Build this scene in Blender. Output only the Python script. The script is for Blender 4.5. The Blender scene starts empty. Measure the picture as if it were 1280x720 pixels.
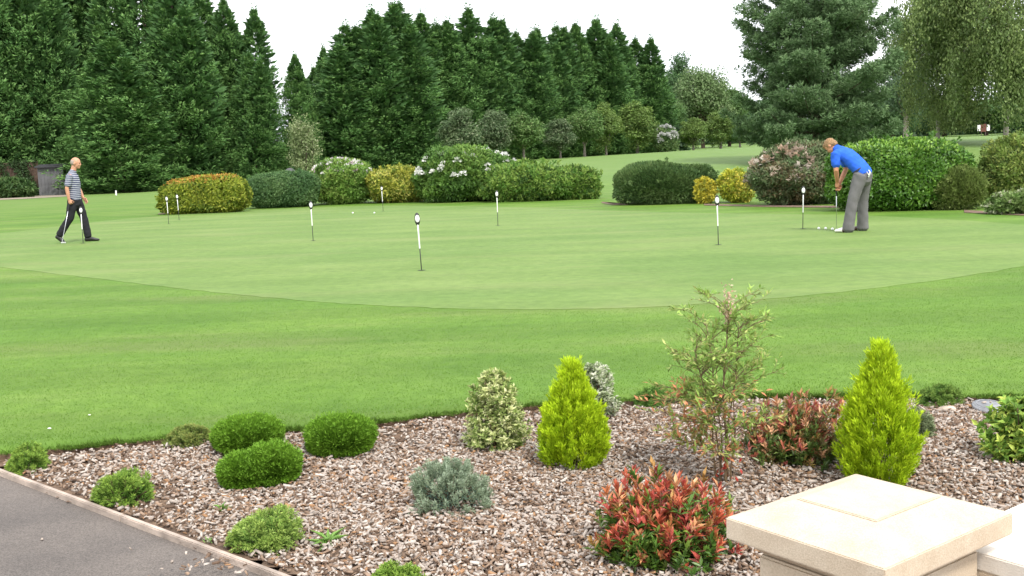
import bpy, bmesh, math, random
import numpy as np
from mathutils import Vector, Matrix, Quaternion

scene = bpy.context.scene
COL = scene.collection
R = math.radians
random.seed(7)

# ------------------------------------------------------------------ camera
FPX = 1320.0                      # focal length in pixels of the 1280 px wide frame
ROLL = math.atan(0.0356)
PITCH = math.atan(160 * math.cos(ROLL) / FPX)
EYE = np.array([0.0, 0.0, 1.40])
_f = np.array([0, math.cos(PITCH), -math.sin(PITCH)])
_r0 = np.array([1.0, 0, 0]); _u0 = np.array([0, math.sin(PITCH), math.cos(PITCH)])
_ix = math.cos(ROLL) * _r0 - math.sin(ROLL) * _u0
_iy = math.sin(ROLL) * _r0 + math.cos(ROLL) * _u0
cam_d = bpy.data.cameras.new('camera'); cam = bpy.data.objects.new('camera', cam_d); COL.objects.link(cam)
cam_d.sensor_width = 36; cam_d.lens = 36 * FPX / 1280; cam_d.clip_start = 0.05; cam_d.clip_end = 3000
cam.matrix_world = Matrix(((_ix[0], _iy[0], -_f[0], EYE[0]), (_ix[1], _iy[1], -_f[1], EYE[1]), (_ix[2], _iy[2], -_f[2], EYE[2]), (0, 0, 0, 1)))
scene.camera = cam

def ray(px, py):
    return _f * FPX + _ix * (px - 640) + _iy * (360 - py)
def on_z(px, py, z=0.0):          # where a sight line meets the level z
    d = ray(px, py); t = (z - EYE[2]) / d[2]
    return EYE + d * t
def at_y(px, py, Y):              # where a sight line is Y metres away
    d = ray(px, py); return EYE + d * (Y / d[1])

def sstep(a, b, x):
    t = np.clip((np.asarray(x, float) - a) / (b - a), 0, 1); return t * t * (3 - 2 * t)
def terr(x, y):
    b = np.interp(x, [-45, -25, -10, 15, 30, 60], [0.0, 0.1, 1.1, 1.65, 1.95, 2.1])
    far = sstep(110, 300, y) * 2.5
    return sstep(36, 95, y) * b + far

# ------------------------------------------------------------------ helpers
def link(o, parent=None):
    COL.objects.link(o)
    if parent is not None: o.parent = parent
    return o
def tag(o, label=None, cat=None, group=None, kind=None):
    if label: o['label'] = label
    if cat: o['category'] = cat
    if group: o['group'] = group
    if kind: o['kind'] = kind
    return o
def thing(name, label, cat, loc=(0, 0, 0), rz=0.0, group=None):
    o = bpy.data.objects.new(name, None); o.empty_display_size = 0.1
    o.location = Vector([float(v) for v in loc]); o.rotation_euler = (0, 0, rz)
    return tag(link(o), label, cat, group)
def copy_thing(r):
    c = r.copy(); COL.objects.link(c)
    for ch in r.children:
        k = ch.copy(); COL.objects.link(k); k.parent = c
        for g in ch.children:
            q = g.copy(); COL.objects.link(q); q.parent = k
    return c
def np_mesh(name, V, F, cols=None, smooth=False):
    me = bpy.data.meshes.new(name)
    V = np.ascontiguousarray(V, dtype=np.float32); F = np.ascontiguousarray(F, dtype=np.int32)
    k = F.shape[1]
    me.vertices.add(len(V)); me.vertices.foreach_set('co', V.ravel())
    me.loops.add(F.size); me.loops.foreach_set('vertex_index', F.ravel())
    me.polygons.add(len(F)); me.polygons.foreach_set('loop_start', np.arange(0, F.size, k, dtype=np.int32))
    try: me.polygons.foreach_set('loop_total', np.full(len(F), k, dtype=np.int32))
    except Exception: pass
    if smooth: me.polygons.foreach_set('use_smooth', np.ones(len(F), dtype=bool))
    if cols is not None:
        a = me.attributes.new('Col', 'FLOAT_COLOR', 'POINT')
        c = np.ones((len(V), 4), dtype=np.float32); c[:, :3] = cols; a.data.foreach_set('color', c.ravel())
    me.update(calc_edges=True); me.validate()
    return me
def mobj(name, me, mat, parent=None):
    o = bpy.data.objects.new(name, me)
    if mat is not None:
        me.materials.clear(); me.materials.append(mat)
    return link(o, parent)
def bobj(name, bm, mat, parent=None, smooth=False):
    me = bpy.data.meshes.new(name); bmesh.ops.recalc_face_normals(bm, faces=bm.faces[:]); bm.to_mesh(me); bm.free()
    if smooth: me.polygons.foreach_set('use_smooth', [True] * len(me.polygons))
    return mobj(name, me, mat, parent)
def unit(v):
    return v / np.maximum(np.linalg.norm(v, axis=-1, keepdims=True), 1e-9)
def rng_(s): return np.random.default_rng(s)

# leaves: two triangles folded along a midrib, one row of the arrays per leaf
class Leaves:
    def __init__(s): s.V = []; s.C = []
    def add(s, P, D, N, L, W, C, fold=0.18, droop=0.0, mid=0.45):
        P = np.asarray(P, float); n = len(P)
        D = unit(D); S = unit(np.cross(D, N)); N2 = np.cross(S, D)
        L = np.broadcast_to(np.asarray(L, float), (n,))[:, None]; W = np.broadcast_to(np.asarray(W, float), (n,))[:, None]
        v0 = P; m = P + D * L * mid + N2 * W * fold
        v1 = m + S * W / 2; v3 = m - S * W / 2; v2 = P + D * L - N2 * L * droop
        s.V.append(np.stack([v0, v1, v2, v3], 1)); s.C.append(np.repeat(np.broadcast_to(C, (n, 3))[:, None, :], 4, 1))
    def mesh(s, name, gain=1.7):
        V = np.concatenate(s.V).reshape(-1, 3); C = np.minimum(np.concatenate(s.C).reshape(-1, 3) * gain, .8)
        b = np.arange(0, len(V), 4)
        F = np.concatenate([np.stack([b, b + 1, b + 2], 1), np.stack([b, b + 2, b + 3], 1)])
        return np_mesh(name, V, F, C)

class Tubes:
    def __init__(s): s.V = []; s.F = []; s.n = 0
    def add(s, pts, rad, seg=6):
        pts = np.asarray(pts, float); k = len(pts); rad = np.broadcast_to(rad, (k,))
        T = unit(np.gradient(pts, axis=0)); a = np.linspace(0, 2 * np.pi, seg, endpoint=False)
        ref = np.array([1.0, 0, 0]) if abs(T[0][0]) < 0.8 else np.array([0, 1.0, 0])
        A = unit(np.cross(T, ref)); B = np.cross(T, A)
        V = pts[:, None, :] + rad[:, None, None] * (np.cos(a)[None, :, None] * A[:, None, :] + np.sin(a)[None, :, None] * B[:, None, :])
        V = V.reshape(-1, 3)
        i = np.arange(k - 1)[:, None] * seg + np.arange(seg)[None, :]; j = np.arange(k - 1)[:, None] * seg + (np.arange(seg)[None, :] + 1) % seg
        F = np.stack([i, j, j + seg, i + seg], -1).reshape(-1, 4) + s.n
        s.V.append(V); s.F.append(F); s.n += len(V)
        # cap at the end
        s.V.append(np.vstack([pts[-1]])); c = s.n; s.n += 1
        e = c - seg + np.arange(seg); e2 = c - seg + (np.arange(seg) + 1) % seg
        s.F.append(np.stack([e, e2, np.full(seg, c), np.full(seg, c)], 1))
    def mesh(s, name):
        V = np.concatenate(s.V); F = np.concatenate(s.F)
        bad = F[:, 2] == F[:, 3]
        me = bpy.data.meshes.new(name)
        me.from_pydata(V.tolist(), [], F[~bad].tolist() + F[bad][:, :3].tolist()); me.update()
        me.polygons.foreach_set('use_smooth', np.ones(len(me.polygons), dtype=bool))
        return me

# ------------------------------------------------------------------ materials
def new_mat(name):
    m = bpy.data.materials.new(name); m.use_nodes = True; nt = m.node_tree; nt.nodes.clear()
    out = nt.nodes.new('ShaderNodeOutputMaterial'); b = nt.nodes.new('ShaderNodeBsdfPrincipled')
    nt.links.new(b.outputs[0], out.inputs[0]); return m, nt, b, out
def simple(name, col, rough=0.6, metal=0.0, spec=0.4, var=0.0, scale=20.0, bump=0.0, bscale=200.0):
    m, nt, b, out = new_mat(name)
    b.inputs['Base Color'].default_value = (*col, 1); b.inputs['Roughness'].default_value = rough
    b.inputs['Metallic'].default_value = metal; b.inputs['Specular IOR Level'].default_value = spec
    tc = nt.nodes.new('ShaderNodeTexCoord')
    if var > 0:
        n = nt.nodes.new('ShaderNodeTexNoise'); n.inputs['Scale'].default_value = scale; n.inputs['Detail'].default_value = 5
        nt.links.new(tc.outputs['Object'], n.inputs['Vector'])
        r = nt.nodes.new('ShaderNodeValToRGB'); r.color_ramp.elements[0].position = .3; r.color_ramp.elements[1].position = .7
        r.color_ramp.elements[0].color = (*[c * (1 - var) for c in col], 1); r.color_ramp.elements[1].color = (*[min(1, c * (1 + var)) for c in col], 1)
        nt.links.new(n.outputs['Fac'], r.inputs['Fac']); nt.links.new(r.outputs['Color'], b.inputs['Base Color'])
    if bump > 0:
        n = nt.nodes.new('ShaderNodeTexNoise'); n.inputs['Scale'].default_value = bscale; n.inputs['Detail'].default_value = 4
        nt.links.new(tc.outputs['Object'], n.inputs['Vector'])
        bp = nt.nodes.new('ShaderNodeBump'); bp.inputs['Strength'].default_value = bump; bp.inputs['Distance'].default_value = .01
        nt.links.new(n.outputs['Fac'], bp.inputs['Height']); nt.links.new(bp.outputs['Normal'], b.inputs['Normal'])
    return m
def foliage_mat(name, rough=0.6, transl=0.3, spec=0.25):
    m, nt, b, out = new_mat(name)
    at = nt.nodes.new('ShaderNodeAttribute'); at.attribute_name = 'Col'
    b.inputs['Roughness'].default_value = rough; b.inputs['Specular IOR Level'].default_value = spec
    nt.links.new(at.outputs['Color'], b.inputs['Base Color'])
    if transl > 0:
        t = nt.nodes.new('ShaderNodeBsdfTranslucent'); mx = nt.nodes.new('ShaderNodeMixShader'); mx.inputs[0].default_value = transl
        nt.links.new(at.outputs['Color'], t.inputs['Color']); nt.links.new(b.outputs[0], mx.inputs[1]); nt.links.new(t.outputs[0], mx.inputs[2])
        nt.links.new(mx.outputs[0], out.inputs[0])
    return m
M_LEAF = foliage_mat('leaf', .55, .3)
M_NEEDLE = foliage_mat('needle', .65, .15, .15)
M_GLOSS = foliage_mat('glossy_leaf', .35, .25, .45)
M_GRASS = foliage_mat('grass_blade', .6, .42, .1)
M_CHIP = foliage_mat('wood_chip', .85, .0, .15)
M_PETAL = foliage_mat('petal', .6, .3, .1)
M_BARK = simple('bark', (.07, .05, .035), .9, var=.5, scale=8, bump=.5, bscale=30)
M_PALEBARK = simple('pale_bark', (.22, .19, .16), .85, var=.4, scale=6, bump=.3, bscale=20)
M_BIRCH = simple('birch_bark', (.30, .27, .23), .8, var=.55, scale=3, bump=.2, bscale=20)
M_STEM = simple('stem', (.09, .05, .03), .8, var=.4, scale=60)
M_REDSTEM = simple('red_stem', (.12, .035, .02), .7, var=.4, scale=60)

def grass_material(name, stops, patch, patch_amt, stripe=0.0, fine=260.0, bump=.35, far=False):
    m, nt, b, out = new_mat(name); N = nt.nodes.new; L = nt.links.new
    b.inputs['Roughness'].default_value = .75; b.inputs['Specular IOR Level'].default_value = .12
    tc = N('ShaderNodeTexCoord')
    def noise(scale, detail=4, rough=.55, vec=None, dist=0.0):
        n = N('ShaderNodeTexNoise'); n.inputs['Scale'].default_value = scale; n.inputs['Detail'].default_value = detail
        n.inputs['Roughness'].default_value = rough; n.inputs['Distortion'].default_value = dist
        L(vec if vec else tc.outputs['Object'], n.inputs['Vector']); return n
    def ramp(fac, st):
        r = N('ShaderNodeValToRGB'); e = r.color_ramp.elements
        while len(e) < len(st): e.new(.5)
        for k, (p, c) in enumerate(st): e[k].position = p; e[k].color = (*c, 1)
        L(fac, r.inputs['Fac']); return r
    def mix(a, c, f, mode='MIX'):
        x = N('ShaderNodeMix'); x.data_type = 'RGBA'; x.blend_type = mode
        if isinstance(f, float): x.inputs[0].default_value = f
        else: L(f, x.inputs[0])
        L(a, x.inputs[6]); L(c, x.inputs[7]); return x.outputs[2]
    big = noise(.55, 6, .6)
    base = ramp(big.outputs['Fac'], stops).outputs['Color']
    mid = noise(7.0, 6, .65)
    mr = ramp(mid.outputs['Fac'], [(.3, (.72, .76, .72)), (.7, (1.22, 1.18, 1.2))])
    base = mix(base, mr.outputs['Color'], .7, 'MULTIPLY')
    mq = N('ShaderNodeMapping'); mq.inputs['Scale'].default_value = (.5, 1.0, 1.0); mq.inputs['Rotation'].default_value = (0, 0, .12); L(tc.outputs['Object'], mq.inputs['Vector'])
    wide = noise(.42, 3, .5, mq.outputs['Vector'], .6)
    wrp = ramp(wide.outputs['Fac'], [(.36, (.80, .88, .80)), (.64, (1.16, 1.08, 1.15))])
    base = mix(base, wrp.outputs['Color'], .55 if stripe < .05 else .8, 'MULTIPLY')
    fn = noise(fine, 3, .7)
    fr = ramp(fn.outputs['Fac'], [(.3, (.68, .72, .68)), (.7, (1.28, 1.22, 1.25))])
    base = mix(base, fr.outputs['Color'], .55, 'MULTIPLY')
    mp = N('ShaderNodeMapping'); mp.inputs['Scale'].default_value = (.25, 1.0, 1.0); L(tc.outputs['Object'], mp.inputs['Vector'])
    pn = noise(.8, 5, .6, mp.outputs['Vector'])
    pr = ramp(pn.outputs['Fac'], [(.52, (0, 0, 0)), (.72, (1, 1, 1))])
    pa = N('ShaderNodeMath'); pa.operation = 'MULTIPLY'; pa.inputs[1].default_value = patch_amt; L(pr.outputs['Color'], pa.inputs[0])
    pc = N('ShaderNodeRGB'); pc.outputs[0].default_value = (*patch, 1)
    base = mix(base, pc.outputs[0], pa.outputs[0])
    if stripe > 0:                                  # faint mowing bands
        w = N('ShaderNodeTexWave'); w.bands_direction = 'Y'; w.inputs['Scale'].default_value = .22; w.inputs['Distortion'].default_value = 1.6
        w.inputs['Detail'].default_value = 1.0; w.inputs['Detail Scale'].default_value = .3
        L(tc.outputs['Object'], w.inputs['Vector'])
        wr = ramp(w.outputs['Fac'], [(.35, (1 - stripe,) * 3), (.65, (1 + stripe,) * 3)])
        base = mix(base, wr.outputs['Color'], 1.0, 'MULTIPLY')
    if far:                                         # the fairway beyond the shrubs is paler mown grass, with haze painted into it
        sx = N('ShaderNodeSeparateXYZ'); L(tc.outputs['Object'], sx.inputs[0]); mr_ = N('ShaderNodeMapRange'); mr_.inputs[1].default_value = 36; mr_.inputs[2].default_value = 62; mr_.inputs[4].default_value = .6; L(sx.outputs['Y'], mr_.inputs[0])
        fc = N('ShaderNodeRGB'); fc.outputs[0].default_value = (.140, .212, .066, 1); base = mix(base, fc.outputs[0], mr_.outputs[0])
    L(base, b.inputs['Base Color'])
    bp = N('ShaderNodeBump'); bp.inputs['Strength'].default_value = bump; bp.inputs['Distance'].default_value = .012
    L(fn.outputs['Fac'], bp.inputs['Height']); L(bp.outputs['Normal'], b.inputs['Normal'])
    return m
M_LAWN = grass_material('lawn_grass', [(.3, (.078, .158, .019)), (.55, (.100, .183, .027)), (.75, (.124, .203, .038))], (.172, .190, .07), .5, .06, bump=.18, far=True)
M_GREEN = grass_material('putting_green_grass', [(.3, (.113, .186, .043)), (.55, (.130, .203, .052)), (.75, (.150, .220, .063))], (.178, .215, .078), .6, .03, 320, .15)

# ------------------------------------------------------------------ light
SUN_EL, SUN_AZ = R(52), R(155)     # azimuth from +Y, clockwise seen from above: behind the camera, to the right
sun_d = bpy.data.lights.new('sun', 'SUN'); sun_d.energy = 1.5; sun_d.angle = R(11); sun_d.color = (1.0, .96, .89)
sun = link(bpy.data.objects.new('sun', sun_d))
_sd = Vector((math.sin(SUN_AZ) * math.cos(SUN_EL), math.cos(SUN_AZ) * math.cos(SUN_EL), math.sin(SUN_EL)))
sun.rotation_euler = (-_sd).to_track_quat('-Z', 'Y').to_euler(); sun.location = _sd * 60
wd = bpy.data.worlds.new('World'); scene.world = wd; wd.use_nodes = True
nt = wd.node_tree; bg = nt.nodes['Background']; bg.inputs['Strength'].default_value = .1
sk = nt.nodes.new('ShaderNodeTexSky'); sk.sky_type = 'NISHITA'; sk.sun_disc = False; sk.sun_elevation = SUN_EL; sk.sun_rotation = SUN_AZ
sk.air_density = 1.2; sk.dust_density = 3.0
tc = nt.nodes.new('ShaderNodeTexCoord'); cn = nt.nodes.new('ShaderNodeTexNoise'); cn.inputs['Scale'].default_value = 2.2; cn.inputs['Detail'].default_value = 6
mp = nt.nodes.new('ShaderNodeMapping'); mp.inputs['Scale'].default_value = (1, 1, 2.6)
nt.links.new(tc.outputs['Generated'], mp.inputs['Vector']); nt.links.new(mp.outputs['Vector'], cn.inputs['Vector'])
cr = nt.nodes.new('ShaderNodeValToRGB'); cr.color_ramp.elements[0].position = .3; cr.color_ramp.elements[0].color = (6.8, 7.1, 7.6, 1)
cr.color_ramp.elements[1].position = .7; cr.color_ramp.elements[1].color = (9.2, 9.2, 9.2, 1)
nt.links.new(cn.outputs['Fac'], cr.inputs['Fac'])
mx = nt.nodes.new('ShaderNodeMix'); mx.data_type = 'RGBA'; mx.inputs[0].default_value = .86    # high thin overcast over the sky
nt.links.new(sk.outputs[0], mx.inputs[6]); nt.links.new(cr.outputs[0], mx.inputs[7]); nt.links.new(mx.outputs[2], bg.inputs['Color'])
vs = scene.view_settings; vs.view_transform = 'Standard'; vs.look = 'None'; vs.exposure = 1.41; vs.gamma = 1; vs.use_curve_mapping = False
scene.render.engine = 'CYCLES'
scene.cycles.use_denoising = True; scene.cycles.max_bounces = 6; scene.cycles.diffuse_bounces = 3; scene.cycles.transmission_bounces = 3
scene.cycles.use_adaptive_sampling = True; scene.cycles.adaptive_threshold = .02

# ------------------------------------------------------------------ ground, lawn, green, bed, path
BED = -0.08
edge_px = [(-160, 578), (-60, 568), (0, 561), (60, 555), (150, 546), (250, 538), (330, 533), (400, 528), (500, 518), (600, 506), (690, 498), (800, 493), (900, 490), (1000, 489), (1100, 488), (1200, 488), (1280, 490), (1400, 494)]
_e = np.array([on_z(px, py + 3, 0) for px, py in edge_px])
ex = np.concatenate([[-60, -8], _e[:, 0], [8, 60]]); ey = np.concatenate([[3.6, _e[0, 1] - .9], _e[:, 1], [_e[-1, 1] - .1, 4.0]])
def edge_y(x):
    x = np.asarray(x, float)
    return np.interp(x, ex, ey) + .012 * np.sin(x * 9.0) + .010 * np.sin(x * 23 + 1) + .006 * np.sin(x * 47 + 2)
xs = np.unique(np.concatenate([np.linspace(-700, -60, 14), np.linspace(-60, -6, 28), np.linspace(-6, 6, 400), np.linspace(6, 60, 28), np.linspace(60, 700, 14)]))
ts = np.concatenate([np.linspace(0, .5, 14), np.linspace(.6, 3, 10), np.linspace(3.5, 30, 20), np.linspace(32, 140, 50), np.linspace(150, 400, 10), np.linspace(500, 1500, 5)])
X, T = np.meshgrid(xs, ts); Y = edge_y(X) + T
Z = terr(X, Y) + .012 * np.sin(X * 1.3 + Y * .7) * sstep(0.2, 1.5, T) * (1 - sstep(2, 3.4, T)) - .02 * (1 - sstep(0, .12, T))
# vertical cut face of the turf at the bed side
Xs = np.vstack([X[:1], X[:1], X]); Ys = np.vstack([Y[:1] - .010, Y[:1] + .008, Y]); Zs = np.vstack([np.full_like(Z[:1], BED - .04), Z[:1] - .016, Z])
nr, nc = Xs.shape; idx = np.arange(nr * nc).reshape(nr, nc)
F = np.stack([idx[:-1, :-1], idx[:-1, 1:], idx[1:, 1:], idx[1:, :-1]], -1).reshape(-1, 4)
V = np.stack([Xs, Ys, Zs], -1).reshape(-1, 3)
lawn = mobj('lawn', np_mesh('lawn', V, F, smooth=True), M_LAWN); tag(lawn, kind='structure')
M_SOIL = simple('soil', (.13, .085, .056), .95, var=.45, scale=14, bump=.8, bscale=60)
lawn.data.materials.append(M_SOIL)
mi = np.zeros(len(F), dtype=np.int32); mi[:2 * (nc - 1)] = 1; lawn.data.polygons.foreach_set('material_index', mi)

def sheet(name, pts, mat, z=None):
    bm = bmesh.new(); vs_ = [bm.verts.new((p[0], p[1], p[2] if z is None else z)) for p in pts]
    f = bm.faces.new(vs_); bmesh.ops.triangulate(bm, faces=[f])
    o = bobj(name, bm, mat); o.data.update()
    if o.data.polygons[0].normal.z < 0: o.data.flip_normals()
    return tag(o, kind='structure')
g_px = [(-260, 316), (-120, 322), (0, 334), (100, 346), (200, 358), (300, 369), (400, 378), (500, 384), (600, 387), (700, 387), (800, 385), (900, 379), (1000, 371), (1100, 360), (1200, 347), (1290, 331), (1370, 313), (1400, 298), (1360, 288),
        (1280, 281), (1200, 275), (1100, 270), (1000, 268), (900, 267), (750, 263), (620, 258), (450, 257), (300, 263), (200, 270), (120, 277), (60, 285), (0, 292), (-120, 302), (-220, 309)]
gp = np.array([on_z(*p)[:2] for p in g_px])
def chaikin(P, n=3):
    for _ in range(n):
        Q = np.roll(P, -1, 0); P = np.stack([P * .75 + Q * .25, P * .25 + Q * .75], 1).reshape(-1, P.shape[1])
    return P
gpo = chaikin(gp); _r = rng_(3)
gpo = gpo + _r.normal(0, .012, gpo.shape)
_cen = gpo.mean(0)
def in_poly(px, py, poly):
    c = np.zeros(px.shape, bool); j = len(poly) - 1
    for i in range(len(poly)):
        xi, yi = poly[i]; xj, yj = poly[j]
        k = ((yi > py) != (yj > py)); c ^= k & (px < (xj - xi) * (py - yi) / (yj - yi + 1e-12) + xi); j = i
    return c
pg = sheet('putting_green', [(p[0], p[1], .004) for p in gpo], M_GREEN)
bm = bmesh.new(); bm.from_mesh(pg.data); ex_ = bmesh.ops.extrude_edge_only(bm, edges=[e for e in bm.edges if e.is_boundary])
for v in [g for g in ex_['geom'] if isinstance(g, bmesh.types.BMVert)]: v.co.z -= .012
bm.to_mesh(pg.data); bm.free()

ground = sheet('ground', [(-700, -40, 0), (700, -40, 0), (700, 6, 0), (-700, 6, 0)], M_SOIL, BED - .05)
pA, pB = on_z(0, 592, BED), on_z(345, 722, BED)           # line of the path's edging
pdir = unit((pB - pA)[:2]); pnor = np.array([-pdir[1], pdir[0]])   # pnor points to the bed
if pnor[1] < 0: pnor = -pnor
def path_side(x, y): return (x - pA[0]) * pnor[0] + (y - pA[1]) * pnor[1]     # > 0: bed
q0 = pA[:2] - pdir * 9; q1 = pA[:2] + pdir * 9
# asphalt with a gently uneven surface
M_ASPH, nt_, b_, _o = new_mat('asphalt')
def _asph():
    N = nt_.nodes.new; L = nt_.links.new; tcn = N('ShaderNodeTexCoord')
    a = N('ShaderNodeTexNoise'); a.inputs['Scale'].default_value = 170; a.inputs['Detail'].default_value = 3; L(tcn.outputs['Object'], a.inputs['Vector'])
    c = N('ShaderNodeTexNoise'); c.inputs['Scale'].default_value = 1.7; c.inputs['Detail'].default_value = 7; c.inputs['Roughness'].default_value = .65; L(tcn.outputs['Object'], c.inputs['Vector'])
    r1 = N('ShaderNodeValToRGB'); r1.color_ramp.elements[0].position = .32; r1.color_ramp.elements[1].position = .72
    r1.color_ramp.elements[0].color = (.070, .060, .054, 1); r1.color_ramp.elements[1].color = (.165, .143, .130, 1); L(a.outputs['Fac'], r1.inputs['Fac'])
    r2 = N('ShaderNodeValToRGB'); r2.color_ramp.elements[0].position = .3; r2.color_ramp.elements[1].position = .72
    r2.color_ramp.elements[0].color = (.73, .72, .71, 1); r2.color_ramp.elements[1].color = (1.20, 1.17, 1.12, 1); L(c.outputs['Fac'], r2.inputs['Fac'])
    m_ = N('ShaderNodeMix'); m_.data_type = 'RGBA'; m_.blend_type = 'MULTIPLY'; m_.inputs[0].default_value = 1; L(r1.outputs[0], m_.inputs[6]); L(r2.outputs[0], m_.inputs[7])
    L(m_.outputs[2], b_.inputs['Base Color']); b_.inputs['Roughness'].default_value = .85
    v = N('ShaderNodeTexVoronoi'); v.inputs['Scale'].default_value = 140; L(tcn.outputs['Object'], v.inputs['Vector'])
    bp_ = N('ShaderNodeBump'); bp_.inputs['Strength'].default_value = .7; bp_.inputs['Distance'].default_value = .004; L(v.outputs['Distance'], bp_.inputs['Height']); L(bp_.outputs[0], b_.inputs['Normal'])
_asph()
o_ = -pnor
sheet('path', [(*(q0), 0), (*(q1), 0), (*(q1 + o_ * 6), 0), (*(q0 + o_ * 6), 0)], M_ASPH, BED - .005)

# bed soil: a lumpy sheet, clipped to the bed side of the path
bx = np.linspace(-7, 7, 180); by = np.linspace(.6, 7.2, 90); BX, BY = np.meshgrid(bx, by)
def bed_z(x, y):
    return BED + .012 * np.sin(x * 2.1 + 1) * np.cos(y * 2.7) + .006 * np.sin(x * 6.3 + y * 4.1) + .026 * (1 - sstep(0.0, .30, edge_y(x) - y)) 
BZ = bed_z(BX, BY)
idx = np.arange(BX.size).reshape(BX.shape)
F = np.stack([idx[:-1, :-1], idx[:-1, 1:], idx[1:, 1:], idx[1:, :-1]], -1).reshape(-1, 4)
cx = BX.ravel()[F].mean(1); cy = BY.ravel()[F].mean(1)
keep = (path_side(cx, cy) > .02) & (cy < edge_y(cx) + .25)
soil = mobj('flower_bed_soil', np_mesh('flower_bed_soil', np.stack([BX, BY, BZ], -1).reshape(-1, 3), F[keep], smooth=True), M_SOIL); tag(soil, kind='structure')

# timber edging between path and bed
M_EDGE = simple('weathered_timber', (.37, .30, .25), .85, var=.35, scale=9, bump=.4, bscale=80)
bm = bmesh.new()
t = -6.0
while t < 6:
    ln = 2.4; c = pA[:2] + pdir * (t + ln / 2)
    mt = Matrix.Translation((c[0], c[1], BED - .012)) @ Matrix.Rotation(math.atan2(pdir[1], pdir[0]), 4, 'Z') @ Matrix.Diagonal((ln - .006, .026, .07, 1))
    bmesh.ops.create_cube(bm, size=1, matrix=mt); t += ln
bmesh.ops.bevel(bm, geom=bm.edges[:], offset=.004, segments=2, affect='EDGES')
tag(bobj('path_edging', bm, M_EDGE), 'weathered pinkish timber edging strip between the grey asphalt path and the wood chips', 'edging')

# ------------------------------------------------------------------ stuff: chips and grass
r = rng_(11)
n = 330000
cxp = r.uniform(-4.2, 4.4, n); cyp = r.uniform(2.4, 7.0, n)
bare = (np.sin(cxp * 1.7 + 2) * np.sin(cyp * 2.3 + .6) + .5 * np.sin(cxp * 4.3 + cyp * 3.1)) > .95
k = (path_side(cxp, cyp) > .05) & (cyp < edge_y(cxp) - .005 - .05 * r.random(n)) & (np.abs(cxp) < cyp * .56 + .9) & (~bare | (r.random(n) < .45))
# thinner mulch along the path's corner in the foreground, where soil shows
thin = (path_side(cxp, cyp) < .32) & (cxp < -.5)
k &= ~thin | (r.random(n) < .5)
_db = on_z(255, 714, BED); ps = path_side(cxp, cyp); stray = (ps < -.03) & (ps > -.5) & (r.random(n) < .0006 + .12 * np.exp(-((cxp - _db[0]) ** 2 * .35 + (cyp - _db[1]) ** 2) / .006)); k |= stray & (cyp < edge_y(cxp) - .3)
cxp, cyp = cxp[k], cyp[k]; n = len(cxp)
L_ = r.gamma(3.0, .0047, n) + .005; W_ = L_ * r.uniform(.18, .5, n) + .0022; L_ = np.minimum(L_, .07); W_ = np.minimum(W_, .013); H_ = r.uniform(.0015, .004, n)
yaw = r.uniform(0, 2 * np.pi, n); pit = r.normal(0, .33, n); rol = r.normal(0, .45, n)
D = np.stack([np.cos(yaw) * np.cos(pit), np.sin(yaw) * np.cos(pit), np.sin(pit)], 1)
S0 = np.stack([-np.sin(yaw), np.cos(yaw), 0 * yaw], 1); U0 = np.cross(D, S0)
S = S0 * np.cos(rol)[:, None] + U0 * np.sin(rol)[:, None]; U = np.cross(D, S)
P = np.stack([cxp, cyp, bed_z(cxp, cyp) + .005 + np.abs(r.normal(0, .010, n))], 1)
taper = r.uniform(.45, 1, n)[:, None]; bend = r.normal(0, .10, n)[:, None]
l = (L_ / 2)[:, None]; w = (W_ / 2)[:, None]; h = H_[:, None]
top = [P - D * l - S * w * taper + U * h - U * l * bend, P - D * l + S * w + U * h - U * l * bend, P + D * l + S * w * taper + U * h - U * l * bend, P + D * l - S * w + U * h - U * l * bend]
bot = [q - U * 2 * h for q in top]
V = np.stack(top + bot, 1).reshape(-1, 3); b0 = np.arange(n) * 8
F = np.concatenate([np.stack([b0 + i for i in f], 1) for f in ((0, 1, 2, 3), (0, 4, 5, 1), (1, 5, 6, 2), (2, 6, 7, 3), (3, 7, 4, 0))])
pal = np.array([(.40, .345, .30), (.33, .275, .235), (.25, .175, .125), (.175, .12, .085), (.115, .075, .052), (.46, .41, .365), (.28, .16, .085)])
ci = r.choice(len(pal), n, p=[.19, .22, .20, .14, .11, .08, .06]); C = pal[ci] * r.uniform(.8, 1.2, (n, 1))
tag(mobj('wood_chip_mulch', np_mesh('wood_chip_mulch', V, F, np.repeat(C, 8, 0)), M_CHIP), 'pale and brown wood chip mulch covering the flower bed', 'mulch', kind='stuff')

lv = Leaves()
n = 560000
gy = 5.0 + 12.5 * r.random(n) ** 1.15; gx = r.uniform(-1, 1, n) * (gy * .56 + 1.0)
t_ = gy - edge_y(gx); k = (t_ > 0.0) & ~in_poly(gx, gy, gpo) & (r.random(n) < np.clip(1.15 - (gy - 5) / 13, 0.02, 1))
gx, gy, t_ = gx[k], gy[k], t_[k]; n = len(gx)
gz = np.where(t_ < .12, -.02 * (1 - sstep(0, .12, t_)), 0) + .012 * np.sin(gx * 1.3 + gy * .7) * sstep(.2, 1.5, t_) * (1 - sstep(2, 3.4, t_))
pal = np.array([(.092, .180, .022), (.114, .207, .030), (.142, .230, .044), (.20, .225, .085)])
nz = np.sin(gx * 1.1 + 1.3 * np.sin(gy * .8)) * np.sin(gy * .9 + .5) * .5 + .5
ci = np.clip((nz * 1.6 + r.normal(.5, .8, n)).astype(int), 0, 3); ci[(ci == 3) & (r.random(n) < .6)] = 1
C = pal[ci] * r.uniform(.8, 1.2, (n, 1))
d = np.stack([r.normal(0, .8, n), r.normal(0, .8, n), np.ones(n)], 1)
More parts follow.
